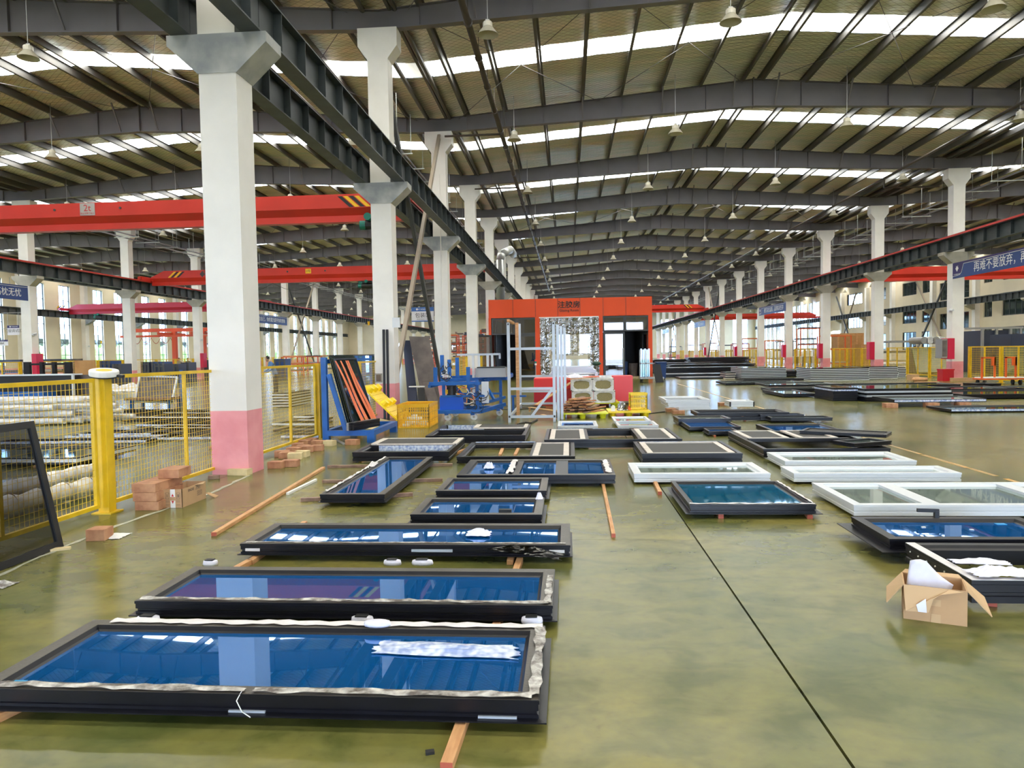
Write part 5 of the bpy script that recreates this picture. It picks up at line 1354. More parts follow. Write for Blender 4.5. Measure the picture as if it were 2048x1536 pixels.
# red machine with silver frames on its conveyor
rm = empty('red_machine', (0.1, 22.6, 0), 0, 'red two-tone machine cabinet behind the aluminium rack', 'machine')
MB().b2(-1.15, -.5, 0, 1.15, .5, .50).build('lower_body', 'red_cabinet', rm, fix=False)
bevel(MB().b2(-1.15, -.5, .50, 1.15, .5, .86).build('upper_body', 'red_bright', rm, fix=False), .04, 3)
MB().b2(1.2, -.3, .1, 1.9, .5, .88).build('side_box', 'red_bright', rm, fix=False)
MB().cyl((-1.1, -.1, .86), (-1.1, -.1, 1.25), .012, n=6).build('lamp_pole', 'metal_grey', rm)
for z, m_ in ((1.25, 'letter_white'), (1.31, 'motor_green'), (1.37, 'red_bright')): MB().cyl((-1.1, -.1, z), (-1.1, -.1, z + .055), .035, n=10).build('signal_light', m_, rm)
for i, (yy, zz) in enumerate(((24.0, .95), (24.0, 1.05), (27.0, .95))):
    unit('aluminium_window', (-.55, .95 - .1*i, yy, yy + 2.6), zz, .085, .06, 'alu_silver', ['lowest', 'middle', 'topmost'][i] + ' silver frame on the roller table before the strip curtain', bays=[(1, 'open')], gl='glass_clear')
rt = empty('roller_table', (.2, 26.2, 0), 0, 'silver roller table between red machine and strip curtain', 'table')
for x in (-.75, .75): MB().b2(x - .05, -2.4, .82, x + .05, 3.6, .94).build('side_rail', 'alu_silver', rt, fix=False)
for i in range(14): MB().cyl((-.7, -2.2 + .42*i, .90), (.7, -2.2 + .42*i, .90), .035, n=8).build('roller', 'alu_silver', rt)
for x in (-.72, .72):
    for y in (-2.2, 0.6, 3.4): MB().b2(x - .04, y - .04, 0, x + .04, y + .04, .82).build('leg', 'metal_grey', rt, fix=False)
# green pedestal fan
fx, fz = atY(1193, 727, 30)
fn = empty('pedestal_fan', (fx, 30, 0), 0, 'dark green pedestal fan in front of the strip curtain', 'fan')
MB().cyl((0, 0, 0), (0, 0, fz - .1), .03, n=8).build('pole', 'metal_grey', fn); MB().lathe([(.25, 0), (.24, .04), (0, .06)], n=16).build('base', 'green_dark', fn)
MB().lathe([(.0, -.10), (.12, -.08), (.2, 0), (.12, .08), (0, .1)], (0, 0, fz), 14).build('head', 'green_dark', fn, smooth=True)

# aluminium rack
ar = empty('aluminium_rack', (-.85, 16.8, 0), 0, 'tall empty aluminium rack standing in front of the orange room', 'rack')
DY = 4.3
for (x, y, h) in ((-.53, 0, 2.36), (.53, 0, 2.36), (-.55, DY, 2.5), (.62, .35, 2.30), (.70, .75, 2.28), (.78, 1.15, 2.26), (.55, DY, 1.1)):
    bevel(MB().b2(x - .035, y - .035, .0, x + .035, y + .035, h).build('upright', 'alu_silver', ar, fix=False), .006, 2)
for z in (.14, .80, 1.74): MB().b2(-.495, -.025, z - .03, .495, .025, z + .03).build('front_rail', 'alu_silver', ar, fix=False)
for z in (.14, .50, .95): MB().b2(-.52, DY - .025, z - .03, .52, DY + .025, z + .03).build('rear_rail', 'alu_silver', ar, fix=False)
for x in (-.53, .53): MB().b2(x - .025, .035, .11, x + .025, DY, .17).build('side_rail', 'alu_silver', ar, fix=False)
MB().bar((0, -.01, .16), (.50, -.01, .80), .06, .04, up=(0, 1, 0)).build('diagonal_rail', 'alu_silver', ar)
MB().b2(-.48, 1.6, 0, -.40, 1.68, 2.42).b2(-.56, .0, 2.38, -.50, 1.7, 2.44).build('wood_upright', 'wood', ar, fix=False)
for x in (-.53, .53): MB().b2(x - .02, -.038, .12, x + .02, -.034, .17).b2(x - .018, -.038, 2.30, x + .018, -.034, 2.34).build('end_cap', 'black', ar, fix=False)
MB().bar((-.65, 17.8, .10), (-.25, 17.2, .03), .10, .02).build('wood_plank', 'wood', None, 'loose pale plank lying across the foot of the aluminium rack', 'plank')
MB().bar((-1.0, 18.6, .22), (-.2, 17.6, .19), .10, .02).bar((-1.0, 18.6, .1), (-1.0, 18.62, .22), .05).build('wood_plank', 'wood', None, 'plank slanting between the uprights of the aluminium rack', 'plank')
MB().bar((-.9, 20.0, .18), (.1, 22.0 - .8, .75), .12, .02).build('wood_plank', 'wood', None, 'plank leaning diagonally inside the aluminium rack', 'plank')
# scrap hooks and hoses on the floor
p = [at(1035, 850), at(1050, 846), at(1062, 848), at(1075, 840)]
MB().tube([(q[0], q[1], .02) for q in p], .018, 5).build('bent_strap', 'black', None, 'twisted black strap on the floor in front of the aluminium rack', 'strap')
p = [(-1.9 + .9*math.cos(t*.35)*(1 + t*.02), 20.8 + .6*math.sin(t*.35) + .03*t, .012) for t in range(0, 30)]
MB().tube(p, .012, 5).build('air_hose', 'cable', None, 'black hose curling on the floor behind the blue cart', 'hose')
p = [(at(1297, 828)[0], at(1297, 828)[1], .01), (at(1330, 824)[0], at(1330, 824)[1], .01)]
MB().tube(p, .012, 5).build('air_hose', 'cable', None, 'black cable running to the white frame stack', 'cable')

# blue lifting cart
bc = empty('lifting_cart', (-2.45, 18.0, 0), 0, 'blue steel lifting cart with hoses, tank and white castors', 'cart')
def BS(nm, *bars, m='blue_steel', w=.06, lb=None):
    mb = MB()
    for a, b in bars: mb.bar(a, b, w)
    return mb.build(nm, m, bc, label=lb)
BS('base_frame', ((-.75, -.55, .22), (.30, -.55, .22)), ((-.75, .75, .22), (.75, .75, .22)), ((-.75, -.55, .22), (-.75, .75, .22)), ((.30, -.55, .22), (.78, .75, .30)), w=.09)
BS('base_frame', ((.28, -.50, .40), (.78, .80, .48)), w=.07)
for (x, y) in ((-.55, -.5), (.10, -.5), (-.55, .7), (.62, .7)):
    cs = MB().b2(x - .05, y - .04, .13, x + .05, y + .04, .19).build('caster', 'blue_steel', bc, fix=False)
    MB().cyl((x + .03, y - .03, .085), (x + .03, y + .03, .085), .085, n=18).build('wheel', 'alu_white', cs)
    MB().cyl((x + .03, y - .034, .085), (x + .03, y + .034, .085), .03, n=10).build('hub', 'metal_grey', cs)
bevel(MB().b2(-.72, -.52, .26, -.12, -.05, .58).build('tank', 'blue_tank', bc, fix=False), .01)
MB().cyl((-.45, -.3, .58), (-.45, -.3, .86), .12, n=14).b2(-.56, -.42, .84, -.34, -.2, .90).build('pump_motor', 'black', bc)
MB().b2(-.60, -.43, .66, -.52, -.425, .76).build('name_plate', 'hazard_yellow', bc, fix=False)
MB().b2(.32, -.45, .42, .50, -.42, .95).build('control_box', 'alu_white', bc, fix=False)
for (x, y, z0, z1) in ((-.62, -.45, .26, .92), (.22, -.5, .26, 1.0), (.70, .6, .3, 1.05), (-.6, .6, .26, 1.0), (-.1, .3, .3, .95)):
    BS('leg_post', ((x, y, z0), (x, y, z1)), w=.075)
BS('table_rail', ((-.95, -.6, .92), (.30, -.6, .92)), ((-.80, .2, .97), (.95, .2, 1.0)), ((-.65, .75, 1.02), (1.0, .75, 1.08)), w=.085)
BS('cross_rail', ((-.95, -.6, .86), (-.35, .75, 1.0)), ((.10, -.75, .86), (.55, .75, 1.02)), ((.85, .1, 1.0), (.98, .8, 1.06)), w=.08)
BS('cross_rail', ((-.7, -.5, .60), (.4, -.5, .60)), ((-.35, .5, .6), (.7, .5, .6)), w=.05)
BS('mast', ((-.80, -.55, .9), (-.80, -.55, 1.32)), ((-.78, .3, .95), (-.78, .3, 1.62)), ((-.60, .35, .95), (-.60, .35, 1.5)), ((-.40, .4, .95), (-.40, .4, 1.55)), ((.02, -.6, .9), (.02, -.6, 1.32)), w=.09)
BS('lift_cylinder', ((.30, -.1, 1.0), (.62, -.35, .50)), ((-.42, -.4, .92), (-.2, .1, .55)), w=.055)
BS('handle_frame', ((-.42, .5, 1.62), (.72, .5, 1.62)), ((.70, .5, 1.62), (.70, .5, 1.50)), m='alu_silver', w=.05, lb='silver handle frame')
for x in (.10, .25, .48, .60): BS('white_post', ((x - .1, .52, .30 if x < .3 else 1.1), (x - .1, .52, 1.6)), m='alu_white', w=.06, lb='white tube post')
MB().b2(.15, -.3, 1.05, .92, .1, 1.28).build('grey_box', 'metal_grey', bc, fix=False, label='pale grey box on the table')
MB().b2(.20, -.32, 1.28, .90, .05, 1.31).build('black_lid', 'black', bc, fix=False)
r = random.Random(3)
for i in range(26):
    x0, y0, z0 = r.uniform(-.25, .35), r.uniform(-.62, -.3), r.uniform(.32, .72); pts = []
    a0 = r.uniform(0, 6); rr = r.uniform(.05, .2)
    for t in range(9): pts.append((x0 + rr*math.cos(a0 + t*.5), y0 + .02*math.sin(t), z0 + rr*.8*math.sin(a0 + t*.5)))
    MB().tube(pts, .009 if i % 3 else .014, 5).build('hydraulic_hose', ['cable', 'cable', 'black', 'letter_white', 'cable', 'rope_peach'][i % 6], bc, fix=False)
for i in range(10):
    x0, z0 = r.uniform(-.72, -.5), r.uniform(1.0, 1.35); pts = [(x0 + r.uniform(-.1, .12), -.35 + .02*t, z0 + r.uniform(-.12, .12)) for t in range(6)]
    MB().tube(pts, .010, 5).build('hydraulic_hose', 'cable' if i % 3 else 'letter_white', bc, fix=False)
MB().bar((.9, .9, .5), (1.35, .9, .5), .05).bar((1.0, .9, 0), (1.0, .9, .5), .06).build('outrigger', 'blue_steel', bc)

# panels leaning behind the second pillar
def quad(name, pts, m, label, cat, t=.03):
    o = MB().add(pts, [(0, 1, 2, 3)]).build(name, m, None, label, cat, fix=False); solid(o, t, 0); return o
def pq(corners, ys): return [(atY(px, py, Y)[0], Y, max(.0, atY(px, py, Y)[1])) for (px, py), Y in zip(corners, ys)]
quad('leaning_board', pq([(806, 681), (821, 681), (838, 815), (817, 815)], (20.4, 20.4, 20.0, 20.0)), 'panel_blue', 'dark blue panel leaning just right of the second pillar', 'panel')
quad('leaning_board', pq([(818, 673), (858, 674), (884, 818), (848, 815)], (20.3, 20.3, 19.6, 19.6)), 'panel_grey', 'tall scuffed grey-brown panel leaning behind the amber crate', 'panel')
quad('leaning_board', pq([(846, 765), (864, 764), (884, 822), (862, 824)], (19.7, 19.7, 19.2, 19.2)), 'panel_grey', 'short grey panel at the foot of the tall scuffed one', 'panel')
quad('leaning_board', pq([(816, 775), (832, 775), (833, 822), (817, 822)], (18.9, 18.9, 18.8, 18.8)), 'panel_blue', 'short dark blue box panel with white top, right of the pillar', 'panel')
MB().b2(-.22, -.05, 0, .20, .05, .03).build('white_bar', 'letter_white', None, 'white bar lying on the short dark panels', 'bar', loc=(atY(831, 775, 18.85)[0] + .05, 18.85, atY(831, 775, 18.85)[1] + .01))
quad('leaning_board', pq([(835, 776), (848, 776), (852, 822), (838, 822)], (18.8, 18.8, 18.6, 18.6)), 'black', 'short black panel beside the white bar', 'panel')
for i, px in enumerate((766, 773)):
    xt, zt = atY(px, 659, 18.15); xb, zb = atY(px + 3, 800, 17.95)
    MB().bar((xb, 17.95, .0), (xt, 18.22, zt), .06, .05).build('leaning_profile', 'alu_dark', None, ('left' if i == 0 else 'right') + ' black profile leaning on the second pillar', 'profile')
xg, zg = atY(750, 747, 17.5); xh, zh = atY(765, 765, 17.5)
gr = MB().b2(0, -.02, 0, .03, 0, zg - zh).b2(xh - xg - .03, -.02, 0, xh - xg, 0, zg - zh).b2(0, -.02, 0, xh - xg, 0, .03).b2(0, -.02, zg - zh - .03, xh - xg, 0, zg - zh).build('grille_panel', 'metal_grey', None, 'small grey grille frame hanging on the fence near the second pillar', 'grille', loc=(xg, 17.5, zh), fix=False)
MB().b2(.03, -.012, .03, xh - xg - .03, -.006, zg - zh - .03).build('grille', 'panel_grey', gr, fix=False)
quad('floor_board', [(-4.8, 15.8, .01), (-4.2, 15.4, .01), (-3.9, 16.6, .01), (-4.7, 17.6, .05)], 'wood_pale', 'pale board lying on the floor under the leaning yellow pallet', 'board', .015)
MB().bar((*at(690, 890), .01), (*at(668, 878), .01), .07, .015).build('metal_strip', 'metal_grey', None, 'short grey metal strip on the floor before the blue rack', 'strip')
# conduit box on the second pillar and cables down the third
MB().b2(-.10, -.06, 0, .10, 0, .26).build('switch_box', 'alu_white', None, 'small white switch box on the right side of the second pillar', 'box', loc=(XL + .33, GY(1) - .2, 2.35), rz=.0)
MB().cyl((0, 0, 1.2), (0, 0, 8.4), .018, n=6).build('conduit', 'white_paint', None, 'white conduit running down the third near pillar', 'conduit', loc=(XL + .03, GY(2) - .27, 0))
MB().cyl((0, 0, 5.2), (0, 0, 7.9), .28, n=14).tube([(0, 0, 7.9), (.1, .1, 8.3), (.6, 1.0, 8.7), (.6, 4, 8.8)], .28, 12).build('ventilation_duct', 'galv', None, 'galvanised duct rising from the orange room beside the pillars', 'duct', loc=(atY(1000, 520, 48.3)[0], 48.3, 0), smooth=True)

# bins and trolley beside the booth
def bin_(x, y, label):
    b = empty('wheelie_bin', (x, y, 0), 0, label, 'bin')
    MB().add([(-.24, -.26, .06), (.24, -.26, .06), (.24, .26, .06), (-.24, .26, .06), (-.29, -.33, .92), (.29, -.33, .92), (.29, .33, .92), (-.29, .33, .92)], [(0,3,2,1),(4,5,6,7),(0,1,5,4),(1,2,6,5),(2,3,7,6),(3,0,4,7)]).build('body', 'plastic_blue', b)
    bevel(MB().b2(-.31, -.36, .92, .31, .38, 1.0).build('lid', 'plastic_blue', b, fix=False), .03)
    for s in (-1, 1): MB().cyl((s*.22, .28, .1), (s*.28, .28, .1), .1, n=12).build('wheel', 'black_rubber', b)
    return b
bin_(5.28, 41.3, 'blue wheelie bin at the right corner of the orange room')
bin_(atY(1245, 740, 44)[0], 44, 'blue wheelie bin seen through the right glass door')
tx = atY(1303, 760, 37.5)[0]
tt = empty('glass_trolley', (tx, 37.6, 0), 0, 'small trolley with upright glass strips in front of the right doorway', 'trolley')
MB().b2(-.6, -.5, .2, .6, .5, .27).build('platform', 'metal_grey', tt, fix=False)
for x in (-.5, .5):
    for y in (-.4, .4): MB().cyl((x - .03, y, .09), (x + .03, y, .09), .09, n=12).build('wheel', 'black_rubber', tt)
MB().b2(-.6, -.1, .27, -.54, .1, 1.7).b2(-.3, -.1, .27, -.25, .1, 1.65).b2(-.6, -.1, .95, .1, .1, 1.02).build('post', 'metal_grey', tt, fix=False)
for i in range(5): MB().b2(-.55 + .1*i, -.06, .3, -.48 + .1*i, -.05, 1.75 - .05*(i % 2)).build('glass_strip', 'glass_teal', tt, fix=False)
quad('dark_board', [(tx + .15, 36.95, .0), (tx + .55, 36.95, .0), (tx + .40, 37.06, .95), (tx + .0, 37.06, .95)], 'black', 'black board leaning on the small glass trolley', 'board', .03)
pl_ = empty('wood_pallet', (atY(1268, 750, 43)[0], 43.6, 0), 0, 'low wood pallet with rubbish inside the right doorway', 'pallet')
MB().b2(-.5, -.4, 0, .5, .4, .12).build('deck', 'wood_pale', pl_, fix=False)
MB().lathe([(.25, .12), (.28, .9), (.0, .9)], n=12).build('sack', 'panel_grey', pl_)

# ================================================================ STACKS ON THE RIGHT OF THE AISLE
def stack(x0, x1, y0, y1, n, h, label, z0=.008, edge='alu_white', glass='glass_office', grp=None, jit=.03, dark_first=0):
    for i in range(n):
        z = z0 + i * h; dx, dy = R.uniform(-jit, jit), R.uniform(-jit, jit)
        u = empty('framed_panel', ((x0+x1)/2 + dx, (y0+y1)/2 + dy, z), 0, ('topmost' if i == n-1 else 'bottom' if i == 0 else ORD[i] + ' lowest') + ' panel of ' + label, 'panel', grp or 'panels in ' + label)
        L, W = x1 - x0, y1 - y0
        MB().b2(-L/2, -W/2, .0, L/2, -W/2 + .06, h*.45).b2(-L/2, W/2 - .06, 0, L/2, W/2, h*.45).b2(-L/2, -W/2 + .06, 0, -L/2 + .06, W/2 - .06, h*.45).b2(L/2 - .06, -W/2 + .06, 0, L/2, W/2 - .06, h*.45).build('edge_band', 'alu_dark' if i < dark_first else edge, u, fix=False)
        MB().b2(-L/2 + .01, -W/2 + .012, h*.45, L/2 - .01, W/2 - .01, h*.96).build('dark_frame', 'alu_dark', u, fix=False)
        if i == n - 1: MB().b2(-L/2 + .12, -W/2 + .12, h*.96, L/2 - .12, W/2 - .12, h*.98).build('glass_pane', glass, u, fix=False)
stack(9.45, 11.85, 39.9, 42.4, 7, .088, 'the leftmost tall striped stack in the distance')
stack(12.15, 15.0, 37.0, 39.2, 7, .088, 'the second tall striped stack from the left')
stack(15.05, 17.1, 38.6, 40.6, 7, .088, 'the third tall striped stack from the left')
stack(17.15, 19.0 - .9, 39.9, 41.5, 6, .088, 'the rightmost tall striped stack by the columns')
stack(8.75, 9.30, 40.6, 42.0, 3, .12, 'the low small stack left of the striped stacks', edge='tape_beige')
stack(8.95, 11.45, 22.3, 24.4, 3, .128, 'the near stack with two bright silver edges', z0=.01, edge='alu_silver', dark_first=1, jit=.05)
stack(8.15, 8.88, 22.7, 24.4, 4, .10, 'the small dark stack left of the silver-edged stack', z0=.01, edge='film_blue', dark_first=3)
u = unit('glazed_window', (8.85, 11.25, 20.2, 21.6), .12, .09, .05, 'alu_dark', 'film-edged dark window raised on three wood blocks', gl='glass_clear')
MB().b2(-1.19, -.705, .02, 1.19, -.702, .075).build('dotted_film', 'film_blue', u, fix=False)
u = unit('glazed_window', (9.35, 12.6, 18.3, 19.5), .03, .06, .05, 'alu_dark', 'low film-edged dark window nearest the orange line on the right', gl='glass_office')
MB().b2(-1.6, -.605, .01, 1.6, -.602, .055).build('dotted_film', 'film_blue', u, fix=False)
for i, (rc, h, lb) in enumerate((((12.0, 15.2, 22.8, 25.0), .13, 'large dark flat window right of the silver-edged stack'), ((12.8, 15.6, 26.2, 28.2), .10, 'dark flat window behind the large flat one on the right'),
        ((15.6, 18.5, 25.6, 27.6), .12, 'dark flat window at the right edge near the orange trolley'), ((11.6, 15.4, 29.4, 31.2), .10, 'long dark flat window in the third row of flats'), ((15.9, 16.8, 29.2, 30.2), .12, 'dark flat window directly before the right fence'),
        ((14.6, 16.6, 19.4, 20.6), .16, 'small dark frame cut off by the right edge'), ((7.2, 8.3, 24.6, 27.2), .10, 'dark flat window left of the small dark stack'), ((8.0, 10.9, 29.3, 31.4), .08, 'pale topped flat window on blocks, middle distance'),
        ((7.6, 9.6, 27.6, 28.9), .10, 'dark slab window in front of the pale topped flat one'), ((7.2, 10.8, 33.4, 35.6), .08, 'thin dark window before the striped stacks'), ((8.9, 11.9, 37.2, 38.6), .08, 'thin dark window at the foot of the leftmost striped stack'), ((12.0, 16.2, 42.5, 45), .3, 'long dark bundle behind the striped stacks'))):
    unit('glazed_window', rc, .03 if i != 7 else .12, h, .06, 'alu_dark', lb, gl='glass_office' if i != 7 else 'glass_clear')
for x, y in ((8.2, 29.4), (10.7, 29.4)): block(x, y, 0, .3, .3, .12, 0, 'wood_block', ('left' if x < 9 else 'right') + ' wood block under the pale topped flat window')
for i, (px0, px1, py, Yl, h) in enumerate(((1330, 1470, 742, 44, .25), (1308, 1500, 730, 52, .45), (1340, 1510, 724, 58, .6), (1306, 1440, 722, 66, .5), (1378, 1500, 716, 72, .9), (1306, 1400, 715, 84, .7), (1400, 1530, 738, 46, .12), (1360, 1500, 747, 41, .10), (1510, 1640, 732, 50, .25), (1560, 1700, 734, 46, .18))):
    xa, xb = atY(px0, py, Yl)[0], atY(px1, py, Yl)[0]
    b = empty('frame_bundle', ((xa+xb)/2, Yl + 1.2, 0), 0, ORD[i] + ' dark bundle of long frames from the list beyond the booth, ' + ('low and flat' if h < .3 else 'stacked high'), 'frames')
    b['label'] = ['low dark frame bundle just right of the blue bin', 'broad dark frame stack beyond the blue bin', 'high dark frame stack behind the broad one', 'dark frame stack partly behind the orange room', 'tallest dark frame stack near the distant pillars', 'farthest dark frame stack beside the orange room', 'flat dark frames before the leftmost striped stack', 'nearest flat dark frames on the shiny floor', 'dark frame bundle right behind the striped stacks', 'dark frame bundle at the foot of the red-based pillars'][i]
    n = max(1, int(h / .1))
    for j in range(n):
        dx = R.uniform(-.15, .15)
        MB().b2((xa-xb)/2 + dx, -1.1, j*.1 + .01, (xb-xa)/2 + dx, 1.1, j*.1 + .085).build('frame', 'alu_dark', b, fix=False)

# ================================================================ RIGHT COLUMN ROW AND BAY
def firebox(x, y, z0, w_, d_, h, label, m='fire_red'):
    f = empty('hose_cabinet', (x, y, z0), 0, label, 'cabinet')
    MB().b2(-w_/2, -d_/2, 0, w_/2, d_/2, h).build('body', m, f, fix=False)
    MB().b2(-w_/2 - .02, -d_/2 + .03, .04, -w_/2, d_/2 - .03, h - .04).build('door', m, f, fix=False)
    return f
c = firebox(XR_ - .48, GY(3) - .30, 1.02, .30, .62, .98, 'crimson cabinet with grey display on the nearest right pillar')
MB().b2(-.42, -.30, .05, -.17, .30, .95).build('display', 'metal_grey', c, fix=False); MB().b2(-.40, -.305, .12, -.19, -.30, .88).build('screen', 'panel_grey', c, fix=False)
for k in (4, 5, 6, 8, 10): firebox(XR_ - .42, GY(k) - .1, .9, .26, .5, 1.05, 'crimson cabinet on the %s pillar of the right-hand row' % ORD[k - 2])
for k in (3, 5): firebox(XF + .42, GY(k) - .1, .9, .26, .5, 1.1, 'crimson cabinet on the %s far left pillar' % ORD[k - 3])
MB().b2(-.25, -.25, 0, .25, .25, .5).b2(-.27, -.27, .5, .27, .27, .56).build('red_bin', 'red_cabinet', None, 'low red metal box at the foot of the nearest right pillar', 'box', loc=(17.75, 35.2, 0))
MB().b2(-.6, -.12, 0, .6, .12, .16).build('carton', 'cardboard', None, 'long flat carton before the nearest right pillar', 'carton', loc=(18.3, 34.6, 0))
MB().b2(-.2, -.2, 0, .2, .2, .3).build('carton', 'cardboard', None, 'small brown carton beside the right fence', 'carton', loc=(16.6, 35.9, 0))
MB().lathe([(0, 0), (.30, .02), (.34, .1), (.28, .18), (0, .2)], n=14).build('sack', 'wood', None, 'tan sack lying beside the small brown carton', 'sack', loc=(16.45, 34.9, 0), smooth=True)
MB().b2(-.45, -.15, 0, .45, .15, .1).build('wood_offcut', 'wood', None, 'wood offcut on the floor before the right fence', 'wood', loc=(15.6, 32.5, 0))
ot = empty('orange_trolley', (17.85, 31.2, 0), 0, 'orange steel trolley standing before the right fence', 'trolley')
MB().b2(-.85, -.35, .22, .85, .35, .28).build('platform', 'orange_steel', ot, fix=False)
MB().b2(-.8, -.36, .28, .9, .3, .32).build('pale_sheets', 'letter_white', ot, fix=False)
for x in (-.82, -.32, .12, .5): MB().b2(x - .03, -.3, .28, x + .03, -.24, 1.15).build('post', 'orange_steel', ot, fix=False)
MB().b2(-.85, -.3, 1.1, -.29, -.24, 1.16).b2(.09, -.3, 1.1, .53, -.24, 1.16).b2(-.45, -.3, .8, -.29, -.25, 1.1).b2(.35, -.3, .8, .53, -.25, 1.1).build('handle', 'orange_steel', ot, fix=False)
for x in (-.7, .7):
    for y in (-.25, .25): MB().cyl((x - .03, y, .1), (x + .03, y, .1), .1, n=12).build('wheel', 'black_rubber', ot)
# goods behind the right fence
def goods(nm, px0, py0, px1, py1, Y, D, m, label, cat, z0=None, slats=0, slm=None):
    x0, z1 = atY(px0, py0, Y); x1, zb = atY(px1, py1, Y); zb = max(0, zb) if z0 is None else z0
    o = MB().b2(x0, Y, zb, x1, Y + D, z1).build(nm, m, None, label, cat, fix=False)
    if slats:
        for i in range(slats + 1):
            x = x0 + (x1 - x0 - .12) * i / slats; MB().b2(x, Y - .04, zb, x + .12, Y, z1).build('batten', slm or m, o, fix=False)
        for z in (zb + .1, (zb + z1)/2, z1 - .2): MB().b2(x0, Y - .03, z, x1, Y, z + .1).build('batten', slm or m, o, fix=False)
    return o
goods('wooden_crate', 1675, 667, 1727, 735, 66, 1.5, 'plywood', 'tall wooden crate behind the right-hand columns', 'crate', 0, 4, 'wood')
goods('wooden_crate', 1722, 689, 1746, 735, 64, 1.2, 'plywood', 'shorter wooden crate beside the tall one', 'crate', 0, 3, 'wood')
cb2 = goods('container_rack', 1963, 661, 2019, 700, 46, 2.5, 'panel_blue', 'dark blue cabinets with grey corner posts behind the right fence', 'rack', 0)
for px in (1963, 1991, 2019, 2039): x = atY(px, 680, 45.9)[0]; MB().b2(x, 45.85, 0, x + .12, 46, 2.72).build('post', 'metal_grey', cb2, fix=False)
MB().b2(atY(1930, 661, 45.9)[0], 45.8, 2.62, atY(2045, 661, 45.9)[0], 45.95, 2.74).build('top_rail', 'metal_grey', cb2, fix=False)
goods('black_stack', 1938, 683, 1962, 740, 49.2, 2, 'alu_dark', 'black panel stack left of the dark blue cabinets', 'panels', 0)
goods('black_stack', 2022, 668, 2062, 740, 42.5, 2, 'panel_blue', 'blue-black panel stack at the right edge', 'panels', 0)
quad('glass_sheet', [(21.6, 37.3, .2), (23.6, 36.9, .2), (23.7, 37.6, 1.55), (21.9, 37.8, 1.5)], 'olive_glass', 'pale olive glass sheets leaning behind the right fence', 'glass', .08)
quad('glass_sheet', [(19.6, 42.0, .15), (21.6, 42.0, .15), (21.7, 42.6, 1.5), (19.6, 42.6, 1.5)], 'olive_glass', 'olive glass stack behind the crimson cabinet', 'glass', .12)
for i in range(6):
    x = 21.2 + .55 * (i % 3); z = .25 + .24 * (i // 3)
    MB().cyl((x - .8, 50 + .3*(i % 3), z), (x + 1.0, 50.1 + .3*(i % 3), z), .13, n=10).build('wrapped_roll', 'wrap_white', None, 'white wrapped roll heaped behind the right fence', 'roll', 'wrapped rolls behind the right fence')
rkR = goods('material_shelf', 1838, 700, 1890, 745, 46, 1.5, 'panel_grey', 'shelf of materials with rolls on top, left of the crimson cabinet', 'shelf', 0)
for i in range(4):
    x = atY(1842 + 12*i, 690, 46)[0]; MB().cyl((x + .1, 45.8, 2.0), (x + .1, 47.4, 2.0), .22, n=12).build('grey_roll', ['metal_grey', 'wrap_white'][i % 2], None, ORD[i] + ' roll from the left on top of the material shelf', 'roll')
goods('blue_bench', 1590, 727, 1646, 729, 62, 1.5, 'alu_white', 'pale bench top behind the right-hand columns', 'bench', .95)
for i in range(5): x = atY(1592 + 13*i, 735, 62)[0]; MB().b2(x, 62, 0, x + .2, 62.2, .95).build('bench_leg', 'blue_steel', bpy.data.objects['blue_bench'], fix=False)
def open_rack(nm, x, y, L, W, H, m, label, shelves=3):
    o = empty(nm, (x, y, 0), 0, label, 'rack')
    for sx_ in (-1, 1):
        for sy_ in (-1, 1): MB().b2(sx_*L/2 - .04, sy_*W/2 - .04, 0, sx_*L/2 + .04, sy_*W/2 + .04, H).build('post', m, o, fix=False)
    for i in range(shelves):
        z = .35 + (H - .4) * i / max(1, shelves - 1)
        for sy_ in (-1, 1): MB().b2(-L/2, sy_*W/2 - .03, z, L/2, sy_*W/2 + .03, z + .06).build('rail', m, o, fix=False)
        MB().b2(-L/2 + .1, -W/2 + .05, z + .06, L/2 - .1, W/2 - .05, z + .16).build('goods', R.choice(['panel_grey', 'metal_grey', 'panel_blue', 'wood']), o, fix=False)
    return o
for i, (px, Yr, m_, H) in enumerate(((1668, 60, 'orange_steel', 2.6), (1620, 74, 'orange_steel', 3.6), (1610, 80, 'metal_grey', 2.6), (1570, 84, 'metal_grey', 2.4), (1545, 92, 'orange_steel', 2.6), (1500, 98, 'gantry_orange', 3.0), (1480, 104, 'gantry_orange', 2.4), (1450, 110, 'metal_grey', 2.2), (1420, 116, 'gantry_orange', 2.6), (1800, 58, 'metal_grey', 2.0), (1390, 120, 'metal_grey', 2.4), (1350, 124, 'metal_grey', 2.2))):
    open_rack('storage_rack', atY(px, 710, Yr)[0], Yr, 2.2, 1.2, H, m_, ['narrow orange rack beside the tall wooden crate', 'tall orange rack behind the third right pillar', 'grey rack behind the fourth right pillar', 'grey low rack deeper behind the right pillars', 'orange rack behind the fifth right pillar', 'reddish rack in the deep right bay', 'second reddish rack in the deep right bay', 'small grey rack deep in the right bay', 'reddish rack near the far end of the right bay', 'grey rack beneath the office windows', 'grey rack close to the far wall on the right', 'farthest grey rack visible beside the orange room'][i])

